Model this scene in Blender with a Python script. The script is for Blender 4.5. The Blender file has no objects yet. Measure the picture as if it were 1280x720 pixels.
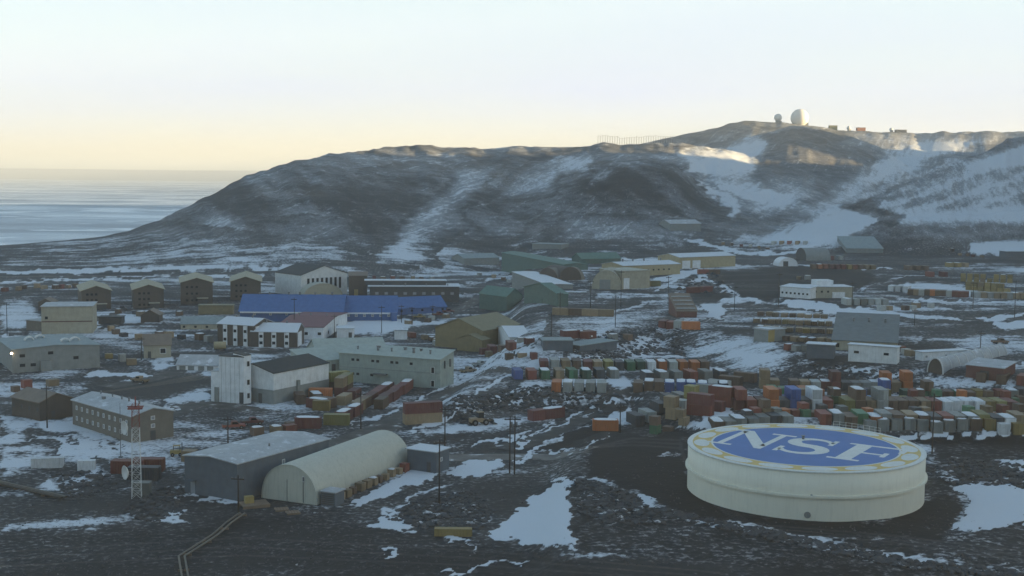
import bpy, bmesh, math, random
import numpy as np
from mathutils import Matrix, Vector
SC = bpy.context.scene
COL = SC.collection
R = math.radians
RND = random.Random(7)
# ------------------------------------------------------------------ camera, sky, sun, exposure
FPX, HC, PITCH, ROLL = 1600.0, 60.0, 5.05, 0.62
cam_d = bpy.data.cameras.new('camera'); cam = bpy.data.objects.new('camera', cam_d); COL.objects.link(cam)
cam_d.sensor_width = 36; cam_d.lens = 36*FPX/1280; cam_d.clip_start = 1; cam_d.clip_end = 90000
cam.matrix_world = Matrix.Translation((0, 0, HC)) @ Matrix.Rotation(R(90-PITCH), 4, 'X') @ Matrix.Rotation(R(ROLL), 4, 'Z')
SC.camera = cam
SUN_EL, SUN_AZ = 5.1, 98.0        # degrees; azimuth clockwise from +Y (the view direction)
w = bpy.data.worlds.new("World"); SC.world = w; w.use_nodes = True
nt = w.node_tree; bg = nt.nodes['Background']
sky = nt.nodes.new('ShaderNodeTexSky'); sky.sky_type = 'NISHITA'; sky.sun_disc = False
sky.sun_elevation = R(SUN_EL); sky.sun_rotation = R(SUN_AZ)
sky.altitude = 200; sky.air_density = 1.0; sky.dust_density = 0.5; sky.ozone_density = 1.2
hs = nt.nodes.new('ShaderNodeHueSaturation'); hs.inputs['Saturation'].default_value = 1.12      # a clear polar air overhead
nt.links.new(sky.outputs[0], hs.inputs['Color'])
_g = nt.nodes.new('ShaderNodeNewGeometry'); _s = nt.nodes.new('ShaderNodeSeparateXYZ'); nt.links.new(_g.outputs['Incoming'], _s.inputs[0])
_r = nt.nodes.new('ShaderNodeValToRGB'); _m = nt.nodes.new('ShaderNodeMath'); _m.operation = 'MULTIPLY'; _m.inputs[1].default_value = -1.0; nt.links.new(_s.outputs[2], _m.inputs[0]); nt.links.new(_m.outputs[0], _r.inputs[0])
_e = _r.color_ramp.elements                                         # the white veil thickens low in the sky, all the way round
_e[0].position = 0.0; _e[0].color = (0.42,)*3+(1,); _e[1].position = 0.6; _e[1].color = (0.1,)*3+(1,)
for _p, _v in ((0.03, 0.74), (0.065, 0.93), (0.12, 0.72), (0.19, 0.40), (0.26, 0.12)):
    _q = _e.new(_p); _q.color = (_v,)*3+(1,)
_x = nt.nodes.new('ShaderNodeMix'); _x.data_type = 'RGBA'; _c = nt.nodes.new('ShaderNodeTexNoise'); _c.inputs['Scale'].default_value = 3.0; _c.inputs['Detail'].default_value = 5; _k = nt.nodes.new('ShaderNodeMapping'); _k.inputs['Scale'].default_value = (1, 1, 5)
nt.links.new(_g.outputs['Incoming'], _k.inputs[0]); nt.links.new(_k.outputs[0], _c.inputs['Vector']); _w = nt.nodes.new('ShaderNodeMapRange'); _w.inputs['To Min'].default_value = 0.72; _w.inputs['To Max'].default_value = 1.25; nt.links.new(_c.outputs[0], _w.inputs[0])
_v2 = nt.nodes.new('ShaderNodeMath'); _v2.operation = 'MULTIPLY'; nt.links.new(_r.outputs[0], _v2.inputs[0]); nt.links.new(_w.outputs[0], _v2.inputs[1]); nt.links.new(_v2.outputs[0], _x.inputs[0]); nt.links.new(hs.outputs[0], _x.inputs[6]); _x.inputs[7].default_value = (1.98, 2.08, 2.55, 1)
_t = nt.nodes.new('ShaderNodeMix'); _t.data_type = 'RGBA'; _t.blend_type = 'MULTIPLY'; _t.inputs[0].default_value = 1.0; _t.inputs[7].default_value = (0.955, 1.0, 0.99, 1)   # the camera's white balance
nt.links.new(_x.outputs[2], _t.inputs[6]); nt.links.new(_t.outputs[2], bg.inputs[0]); bg.inputs[1].default_value = 0.10
sl = bpy.data.lights.new('sun', 'SUN'); sl.energy = 5.0; sl.angle = R(0.55); sl.color = (1.0, 0.73, 0.36)
so = bpy.data.objects.new('sun', sl); COL.objects.link(so)
_sd = Vector((math.sin(R(SUN_AZ))*math.cos(R(SUN_EL)), math.cos(R(SUN_AZ))*math.cos(R(SUN_EL)), math.sin(R(SUN_EL))))
so.rotation_euler = _sd.to_track_quat('Z', 'Y').to_euler()
SC.view_settings.view_transform = 'Standard'; SC.view_settings.look = 'None'
SC.view_settings.exposure = 2.09; SC.view_settings.gamma = 1.0
SC.render.engine = 'CYCLES'
# ------------------------------------------------------------------ picture <-> place helpers
_R = np.array(cam.matrix_world.to_3x3())
def ray(px, py):
    d = _R @ np.array([(px-640)/FPX, (360-py)/FPX, -1.0]); return d
def proj(P):
    P = np.asarray(P, float); q = (P-np.array([0, 0, HC])) @ _R
    return 640+FPX*q[..., 0]/-q[..., 2], 360-FPX*q[..., 1]/-q[..., 2]
def plane(px, py, z=0.0):
    d = ray(px, py); t = (z-HC)/d[2]; return np.array([d[0]*t, d[1]*t, z])
# ------------------------------------------------------------------ noise
def _h(ix, iy, s):
    n = (ix.astype(np.int64)*374761393 + iy.astype(np.int64)*668265263 + s*974634777) & 0x7fffffff
    n = ((n ^ (n >> 13))*1274126177) & 0x7fffffff
    n = (n ^ (n >> 16))
    return (n & 0xffff)/65535.0
def vnoise(x, y, s=0):
    x = np.asarray(x, float); y = np.asarray(y, float)
    ix = np.floor(x); iy = np.floor(y); fx = x-ix; fy = y-iy
    fx = fx*fx*(3-2*fx); fy = fy*fy*(3-2*fy)
    a = _h(ix, iy, s); b = _h(ix+1, iy, s); c = _h(ix, iy+1, s); d = _h(ix+1, iy+1, s)
    return (a*(1-fx)+b*fx)*(1-fy)+(c*(1-fx)+d*fx)*fy
def fbm(x, y, oct=4, s=0):
    r = 0; a = 0.5; t = 0
    for i in range(oct):
        r = r+a*vnoise(x*2**i, y*2**i, s+i*17); t += a; a *= 0.55
    return r/t
def sstep(a, b, v):
    t = np.clip((v-a)/(b-a), 0, 1); return t*t*(3-2*t)
def seg_dist(X, Y, pts, closed=False):
    D = np.full(np.shape(X), 1e9); n = len(pts)
    for i in range(n if closed else n-1):
        x0, y0 = pts[i]; x1, y1 = pts[(i+1) % n]
        dx, dy = x1-x0, y1-y0; L = dx*dx+dy*dy+1e-9
        t = np.clip(((X-x0)*dx+(Y-y0)*dy)/L, 0, 1)
        D = np.minimum(D, np.hypot(X-x0-t*dx, Y-y0-t*dy))
    return D
def inside(X, Y, pts):
    I = np.zeros(np.shape(X), bool); n = len(pts)
    for i in range(n):
        x0, y0 = pts[i]; x1, y1 = pts[(i+1) % n]
        if y0 == y1: continue
        c = ((y0 > Y) != (y1 > Y)) & (X < (x1-x0)*(Y-y0)/(y1-y0)+x0)
        I ^= c
    return I
def sdist(X, Y, pts):
    d = seg_dist(X, Y, pts, True); return np.where(inside(X, Y, pts), d, -d)
# ------------------------------------------------------------------ the lie of the land
TERR = [  # raised ground: outline in picture points, level of the outline, rise, width of the bank
    ([(757,541),(905,539),(1150,545),(1400,545),(1700,560),(1700,1100),(640,1100),(690,740),(716,690),(716,640),(722,595),(735,565)], 3.0, 3.0, 9.0),
    ([(575,500),(625,487),(700,489),(765,491),(790,480),(860,515),(905,536),(1300,543),(1900,560),(1900,285),(660,320),(660,390),(655,430),(620,462)], 3.5, 3.5, 10.0),
    ([(690,432),(760,412),(840,402),(890,415),(960,426),(1010,445),(1125,455),(1300,470),(1900,500),(1900,285),(700,312),(690,380)], 8.0, 5.0, 26.0),
]
TERR = [([tuple(plane(a, b, z)[:2]) for a, b in p], h, wd) for p, z, h, wd in TERR]
def sheet(ridge, foot, back, power=1.0):
    """ridge: (px, py, depth) of a crest line; foot: (px, depth) where its front slope starts; back: fall per metre behind."""
    u = []; z = []; d = []
    for px, py, dd in ridge:
        r = ray(px, py); u.append(r[0]/r[1]); z.append(HC+dd*r[2]/r[1]); d.append(dd)
    fu = [(px-640)/FPX for px, _ in foot]; fd = [q for _, q in foot]
    return np.array(u), np.array(z), np.array(d), np.array(fu), np.array(fd), back, power
SHEETS = [
    sheet([(-700,318,840),(-300,314,860),(0,307,900),(60,303,920),(120,297,940),(160,289,960),(200,273,1000),(230,258,1030),(260,245,1060),(300,226,1110),(330,213,1150),
           (350,206,1180),(368,201,1200),(385,201,1210),(400,197,1230),(440,188,1330),(480,182.5,1420),(560,182.5,1480),(640,183,1500),(700,181,1500),(740,179,1500),(760,176,1500),
           (800,179,1500),(850,177,1550),(900,186,1600),(1000,215,1600),(1100,260,1500),(1200,320,1300),(3000,420,1200)],
          [(-700,735),(400,735),(500,755),(600,800),(700,840),(900,860),(3000,860)], 0.02, 0.85),
    sheet([(560,330,1000),(600,300,1050),(650,255,1120),(700,225,1150),(740,207,1160),(780,198,1170),(810,197,1180),(840,204,1180),(870,225,1180),(900,245,1170),(930,262,1150),(960,276,1130),(1000,300,1100),(1050,330,1050)],
          [(560,870),(1100,890)], 0.25, 0.8),
    sheet([(600,215,2100),(700,200,2150),(780,185,2200),(820,174,2200),(850,170,2200),(870,166,2200),(890,159,2200),(910,155,2200),(930,151,2200),(960,150,2200),(985,152,2200),(1010,156,2200),(1035,159,2200),
           (1060,163,2200),(1100,165,2200),(1160,166,2200),(1200,164.5,2200),(1280,163,2200),(1400,158,2200),(1700,140,2100),(2600,120,2000)],
          [(600,1500),(850,1450),(1000,1150),(1060,1000),(1280,1150),(2600,1000)], 0.03, 1.25),
    sheet([(820,240,1650),(860,215,1650),(900,190,1700),(930,174,1750),(960,163,1800),(985,158.5,1800),(1010,158.5,1800),(1040,164,1800),(1070,173,1780),(1100,185,1750),(1130,202,1700),(1160,225,1650),(1200,270,1500)],
          [(820,1150),(1000,1180),(1200,1250)], 0.2, 0.9),
    sheet([(960,330,930),(1000,283,980),(1060,262,1000),(1100,247,1010),(1150,224,1020),(1200,202,1040),(1240,186,1050),(1280,171,1060),(1400,128,1060),(1600,60,1000),(1900,-30,900),(2300,-120,800),(3000,-200,700)],
          [(960,900),(1280,930),(1400,900),(1700,700),(2300,500),(3000,400)], 0.12, 0.95),
    sheet([(960,330,900),(1000,312,915),(1040,297,925),(1100,284,930),(1180,278,930),(1280,270,930),(1400,255,930),(1700,230,900),(3000,225,800)],
          [(960,868),(1280,868),(3000,700)], 0.12, 0.9),
]
def H(x, y, fine=True):
    x = np.asarray(x, float); y = np.asarray(y, float)
    u = x/np.maximum(y, 1.0)
    town = np.zeros(np.broadcast(x, y).shape)
    for p, h, wd in TERR:
        town = town+h*sstep(-wd, 0, sdist(x, y, p))
    town = np.maximum(town, 58-0.46*np.maximum(y, 0))           # the hill the camera stands on
    # land falls to the sea on the far left
    acc = np.zeros_like(town)
    K = 5.0
    for U, Z, D, FU, FD, back, pw in SHEETS:
        zr = np.interp(u, U, Z); dr = np.interp(u, U, D); df = np.interp(u, FU, FD)
        t = np.clip((y-df)/(dr-df), 0, 1)
        s = np.where(t <= 0, 0, np.maximum(t, 1e-6)**pw)
        s = 0.35*(s*s*(3-2*s))+0.65*s
        hh = zr*s - np.maximum(y-dr, 0)*back
        m = np.interp(u, [U[0]-0.05, U[0], U[-1], U[-1]+0.05], [0, 1, 1, 0])
        acc = acc+np.exp(np.clip(hh*m/K, -20, 60))-1
    hill = K*np.log(1+np.maximum(acc, 0))
    # plateau of the peninsula behind the ridge
    pl = 78*sstep(-350, -80, x-0.0*y)*sstep(1450, 1650, y)*(1-sstep(2850, 3050, y))
    hill = np.maximum(hill, pl)
    oh = 205*np.exp(-((x-1000)/360)**2-((y-380)/520)**2)*sstep(0.46, 0.72, u)   # the big hill on the right, out of view
    hill = np.maximum(hill, oh)
    oh = 240*np.exp(-((x-1250)/300)**2-((y-1650)/300)**2)*sstep(0.46, 0.7, u)  # unseen bump added farther back on the right to shade the knob
    hill = np.maximum(hill, oh)
    z = np.maximum(town, 0)*np.exp(-np.maximum(hill, 0)/60)+hill
    # the shore: the land drops to the sea ice behind the low point and past the far side of the peninsula
    zr = np.interp(u, SHEETS[0][0], SHEETS[0][1]); dr = np.interp(u, SHEETS[0][0], SHEETS[0][2])
    lo = sstep(-0.08, -0.16, u)
    z = z-lo*np.clip((y-dr-10)*0.30, 0, 140)
    z = z-140*sstep(3050, 3300, y)
    z = np.maximum(z, -31.5)
    if fine:
        wgt = sstep(1.0, 14.0, hill)
        g = fbm(u*60, y/260, 3, 3)-0.5                           # gullies running down the slope
        b = fbm(x/60, y/60, 4, 9)-0.5
        c = np.abs(fbm(x/22, y/30, 3, 31)-0.5)
        z = z+wgt*np.clip(hill/40, 0.25, 1)*(g*7.5+b*5-c*3)
        tw = 1-wgt
        z = z+tw*((fbm(x/45, y/45, 3, 5)-0.5)*0.5+(fbm(x/6, y/6, 2, 6)-0.5)*0.12)
    return z
def at(px, py, fine=False):
    d = ray(px, py); u = d[0]/d[1]; s = d[2]/d[1]
    Y = np.geomspace(150, 3400, 700)
    g = HC+s*Y-H(u*Y, Y, fine)
    i = np.argmax(g <= 0)
    if g[i] > 0: i = len(Y)-1
    a, b = Y[max(i-1, 0)], Y[i]
    for _ in range(3):
        yy = np.linspace(a, b, 12); gg = HC+s*yy-H(u*yy, yy, fine); k = int(np.argmax(gg <= 0))
        if k == 0: break
        a, b = yy[k-1], yy[k]
    y = (a+b)/2; x = u*y
    return np.array([x, y, float(H(np.array(x), np.array(y), fine))])
def z_at(P, py):
    """height above P at which the picture row is py"""
    d = ray(proj(P)[0], py); return HC+P[1]*d[2]/d[1]-P[2]
# ------------------------------------------------------------------ objects
def tag(o, label=None, cat=None, group=None, kind=None):
    if label: o['label'] = label
    if cat: o['category'] = cat
    if group: o['group'] = group
    if kind: o['kind'] = kind
    return o
def thing(name, label, cat, loc=(0, 0, 0), rz=0.0, group=None):
    o = bpy.data.objects.new(name, None); COL.objects.link(o)
    o.location = loc; o.rotation_euler = (0, 0, rz); o.empty_display_size = 0.5
    return tag(o, label, cat, group)
class MB:
    def __init__(s): s.v = []; s.f = []; s.m = []; s.sm = []
    def face(s, pts, m=0, smooth=False):
        i = len(s.v); s.v += [tuple(map(float, p)) for p in pts]; s.f.append(tuple(range(i, i+len(pts)))); s.m.append(m); s.sm.append(smooth); return s
    def box(s, x0, x1, y0, y1, z0, z1, m=0):
        i = len(s.v); s.v += [(x, y, z) for z in (z0, z1) for x, y in ((x0, y0), (x1, y0), (x1, y1), (x0, y1))]
        for q in ((3,2,1,0), (4,5,6,7), (0,1,5,4), (1,2,6,5), (2,3,7,6), (3,0,4,7)):
            s.f.append(tuple(i+k for k in q)); s.m.append(m); s.sm.append(False)
        return s
    def prism(s, prof, y0, y1, m=0, axis='y', smooth=False):
        """prof: ccw outline in (x,z) seen from -y, swept y0..y1 (axis 'y') or outline in (y,z) swept along x"""
        n = len(prof); i = len(s.v)
        for yy in (y0, y1):
            for a, b in prof: s.v.append((a, yy, b) if axis == 'y' else (yy, a, b))
        A = tuple(range(i, i+n)); B = tuple(range(i+2*n-1, i+n-1, -1))
        fl = axis == 'x'
        fs = [A, B]+[(i+k, i+n+k, i+n+(k+1) % n, i+(k+1) % n) for k in range(n)]
        if not fl: fs = [f if j < 2 else tuple(f) for j, f in enumerate(fs)]
        for j, f in enumerate(fs):
            s.f.append(f); s.m.append(m); s.sm.append(smooth and j >= 2)
        return s
    def tube(s, p0, p1, r0, r1=None, n=8, m=0, caps=True):
        p0 = Vector(p0); p1 = Vector(p1); r1 = r0 if r1 is None else r1
        d = (p1-p0).normalized(); a = d.orthogonal().normalized(); b = d.cross(a); i = len(s.v)
        for p, r in ((p0, r0), (p1, r1)):
            for k in range(n):
                t = 2*math.pi*k/n; s.v.append(tuple(p+a*(r*math.cos(t))+b*(r*math.sin(t))))
        for k in range(n):
            s.f.append((i+k, i+(k+1) % n, i+n+(k+1) % n, i+n+k)); s.m.append(m); s.sm.append(n > 6)
        if caps:
            s.f.append(tuple(range(i+n-1, i-1, -1))); s.m.append(m); s.sm.append(False)
            s.f.append(tuple(range(i+n, i+2*n))); s.m.append(m); s.sm.append(False)
        return s
    def lathe(s, prof, n=32, m=0, smooth=True, cx=0, cy=0):
        i = len(s.v); k = len(prof)
        for j in range(n):
            t = 2*math.pi*j/n
            for r, z in prof: s.v.append((cx+r*math.cos(t), cy+r*math.sin(t), z))
        for j in range(n):
            j2 = (j+1) % n
            for q in range(k-1):
                s.f.append((i+j*k+q, i+j2*k+q, i+j2*k+q+1, i+j*k+q+1)); s.m.append(m); s.sm.append(smooth)
        return s
    def mesh(s, name, mats):
        me = bpy.data.meshes.new(name); me.from_pydata(s.v, [], s.f)
        for mt in (mats if isinstance(mats, (list, tuple)) else [mats]): me.materials.append(mt)
        me.polygons.foreach_set('material_index', s.m); me.polygons.foreach_set('use_smooth', s.sm)
        bm = bmesh.new(); bm.from_mesh(me); bmesh.ops.recalc_face_normals(bm, faces=bm.faces); bm.to_mesh(me); bm.free()
        me.update(); return me
    def build(s, name, mats, parent=None, label=None):
        o = bpy.data.objects.new(name, s.mesh(name, mats)); COL.objects.link(o); o.parent = parent
        if label: o['label'] = label
        return o
def put(name, me, parent, loc=(0, 0, 0), rz=0.0, mat=None, scale=None):
    o = bpy.data.objects.new(name, me); COL.objects.link(o); o.parent = parent; o.location = loc; o.rotation_euler = (0, 0, rz)
    if scale: o.scale = scale
    if mat:
        o.material_slots[0].link = 'OBJECT'; o.material_slots[0].material = mat
    return o
# ------------------------------------------------------------------ materials
def _n(t, typ, **kw):
    n = t.nodes.new('ShaderNode'+typ)
    for k, v in kw.items(): setattr(n, k, v)
    return n
MATS = {}
def mat(name, col, rough=0.7, var=0.18, scale=0.6, metal=0.0, snow=0.0, ribs=0.0, ribdir=0, dirt=0.25, emit=None, spec=0.3):
    if name in MATS: return MATS[name]
    lum = 0.3*col[0]+0.6*col[1]+0.1*col[2]; col = tuple(0.80*(v*0.78+lum*0.22) for v in col)     # all colours greyed and darkened
    m = bpy.data.materials.new(name); m.use_nodes = True; t = m.node_tree; L = t.links.new
    b = t.nodes['Principled BSDF']; b.inputs['Roughness'].default_value = rough; b.inputs['Metallic'].default_value = metal
    b.inputs['Specular IOR Level'].default_value = spec
    tc = _n(t, 'TexCoord')
    if emit:
        b.inputs['Emission Color'].default_value = (*emit[0], 1); b.inputs['Emission Strength'].default_value = emit[1]
    n1 = _n(t, 'TexNoise'); n1.inputs['Scale'].default_value = scale; n1.inputs['Detail'].default_value = 5
    L(tc.outputs['Object'], n1.inputs['Vector'])
    r1 = _n(t, 'MapRange'); r1.inputs['To Min'].default_value = 1-var*1.6; r1.inputs['To Max'].default_value = 1+var*1.3
    L(n1.outputs[0], r1.inputs[0])
    mp = _n(t, 'Mapping'); mp.inputs['Scale'].default_value = (2.2, 2.2, 0.25); L(tc.outputs['Object'], mp.inputs[0])
    n2 = _n(t, 'TexNoise'); n2.inputs['Scale'].default_value = 1.1; n2.inputs['Detail'].default_value = 4; L(mp.outputs[0], n2.inputs['Vector'])
    r2 = _n(t, 'MapRange'); r2.inputs['From Min'].default_value = 0.5; r2.inputs['From Max'].default_value = 0.78; r2.inputs['To Max'].default_value = dirt
    L(n2.outputs[0], r2.inputs[0])
    sc = _n(t, 'VectorMath', operation='SCALE'); sc.inputs[0].default_value = col[:3]; L(r1.outputs[0], sc.inputs['Scale'])
    mx = _n(t, 'Mix', data_type='RGBA'); L(r2.outputs[0], mx.inputs[0]); L(sc.outputs[0], mx.inputs[6]); mx.inputs[7].default_value = (0.12, 0.10, 0.085, 1)
    out = mx.outputs[2]
    if snow > 0:
        n3 = _n(t, 'TexNoise'); n3.inputs['Scale'].default_value = 0.35; n3.inputs['Detail'].default_value = 7; n3.inputs['Roughness'].default_value = 0.65
        L(tc.outputs['Object'], n3.inputs['Vector'])
        g = _n(t, 'NewGeometry'); sx = _n(t, 'SeparateXYZ'); L(g.outputs['Normal'], sx.inputs[0])
        r3 = _n(t, 'MapRange'); r3.inputs['From Min'].default_value = 0.78-snow*0.62; r3.inputs['From Max'].default_value = 0.86-snow*0.62
        L(n3.outputs[0], r3.inputs[0])
        up = _n(t, 'MapRange'); up.inputs['From Min'].default_value = 0.55; up.inputs['From Max'].default_value = 0.75; L(sx.outputs[2], up.inputs[0])
        mu = _n(t, 'Math', operation='MULTIPLY'); L(r3.outputs[0], mu.inputs[0]); L(up.outputs[0], mu.inputs[1])
        m2 = _n(t, 'Mix', data_type='RGBA'); L(mu.outputs[0], m2.inputs[0]); L(out, m2.inputs[6]); m2.inputs[7].default_value = (0.55, 0.57, 0.60, 1); out = m2.outputs[2]
    L(out, b.inputs['Base Color'])
    if ribs > 0:
        wv = _n(t, 'TexWave'); wv.bands_direction = 'X' if ribdir == 0 else 'Y'; wv.inputs['Scale'].default_value = ribs; wv.inputs['Distortion'].default_value = 0
        L(tc.outputs['Object'], wv.inputs['Vector'])
        bp = _n(t, 'Bump'); bp.inputs['Strength'].default_value = 0.6; bp.inputs['Distance'].default_value = 0.05; L(wv.outputs['Fac'], bp.inputs['Height']); L(bp.outputs[0], b.inputs['Normal'])
    MATS[name] = m; return m
SNOWC = (0.78, 0.80, 0.84)
M = lambda k: MATS[k]
for nm, c, kw in [
    ('white_wall', (0.76, 0.78, 0.78), dict(ribs=1.2)), ('white_panel', (0.80, 0.82, 0.84), dict()), ('pale_green_wall', (0.36, 0.42, 0.37), dict(ribs=1.0)),
    ('pale_green_roof', (0.40, 0.46, 0.41), dict(snow=0.10)), ('grey_wall', (0.26, 0.28, 0.27), dict(ribs=1.0)), ('shop_roof', (0.17, 0.195, 0.20), dict(snow=0.05)), ('grey_roof', (0.27, 0.34, 0.35), dict(snow=0.15)),
    ('dark_roof', (0.032, 0.038, 0.040), dict(snow=0.03)), ('dark_wall', (0.09, 0.09, 0.09), dict()), ('slate_wall', (0.12, 0.15, 0.185), dict(ribs=1.0)),
    ('pale_roof', (0.46, 0.48, 0.50), dict(snow=0.35)), ('snow_roof', (0.45, 0.47, 0.5), dict(snow=0.85)), ('tan_wall', (0.19, 0.165, 0.13), dict()),
    ('brown_wall', (0.105, 0.082, 0.065), dict()), ('brown_roof', (0.24, 0.18, 0.13), dict(snow=0.12)), ('dorm_wall', (0.105, 0.085, 0.068), dict()),
    ('dorm_roof', (0.42, 0.36, 0.22), dict(snow=0.1)), ('beige_wall', (0.42, 0.38, 0.27), dict()), ('beige_roof', (0.44, 0.42, 0.33), dict(snow=0.3)),
    ('yellow_beige_wall', (0.46, 0.37, 0.19), dict()), ('olive_wall', (0.28, 0.215, 0.095), dict(ribs=1.0)), ('olive_roof', (0.26, 0.225, 0.12), dict(snow=0.04)),
    ('blue_wall', (0.07, 0.16, 0.40), dict()), ('blue_roof', (0.055, 0.165, 0.44), dict(snow=0.06, ribs=1.5)), ('maroon_roof', (0.22, 0.07, 0.085), dict(snow=0.1)),
    ('maroon_wall', (0.17, 0.065, 0.055), dict()), ('green_wall', (0.10, 0.18, 0.15), dict(ribs=1.0)), ('green_roof', (0.105, 0.225, 0.18), dict(snow=0.1)),
    ('tent_fabric', (0.56, 0.55, 0.45), dict(rough=0.8, var=0.06)), ('tank_paint', (0.90, 0.84, 0.66), dict(rough=0.55, var=0.05, scale=0.25, dirt=0.11)),
    ('tank_blue', (0.05, 0.19, 0.55), dict(rough=0.6, var=0.10, scale=0.3, dirt=0.1)), ('tank_gold', (0.78, 0.52, 0.07), dict(rough=0.6)), ('tank_white', (0.78, 0.78, 0.73), dict(rough=0.6, var=0.06, scale=0.4)),
    ('window_glass', (0.02, 0.024, 0.03), dict(rough=0.15, var=0.3, dirt=0.0, spec=0.5)), ('pale_glass', (0.30, 0.33, 0.36), dict(rough=0.25)), ('pole_wood', (0.055, 0.045, 0.038), dict(rough=0.9)),
    ('steel', (0.22, 0.23, 0.24), dict(rough=0.5, metal=0.4)), ('red_paint', (0.32, 0.06, 0.045), dict()), ('white_paint', (0.70, 0.70, 0.68), dict(var=0.06, dirt=0.12)),
    ('rubber', (0.02, 0.02, 0.02), dict(rough=0.9)), ('plywood', (0.27, 0.19, 0.125), dict()), ('snow_cover', SNOWC, dict(rough=0.75, var=0.06, dirt=0.05)),
    ('radome_skin', (0.72, 0.72, 0.70), dict(rough=0.6, var=0.04, dirt=0.05)), ('yellow_paint', (0.42, 0.30, 0.07), dict())]:
    mat(nm, c, **kw)
mat('lamp_glow', (1, 0.9, 0.7), emit=((1.0, 0.75, 0.45), 7.0))
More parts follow.
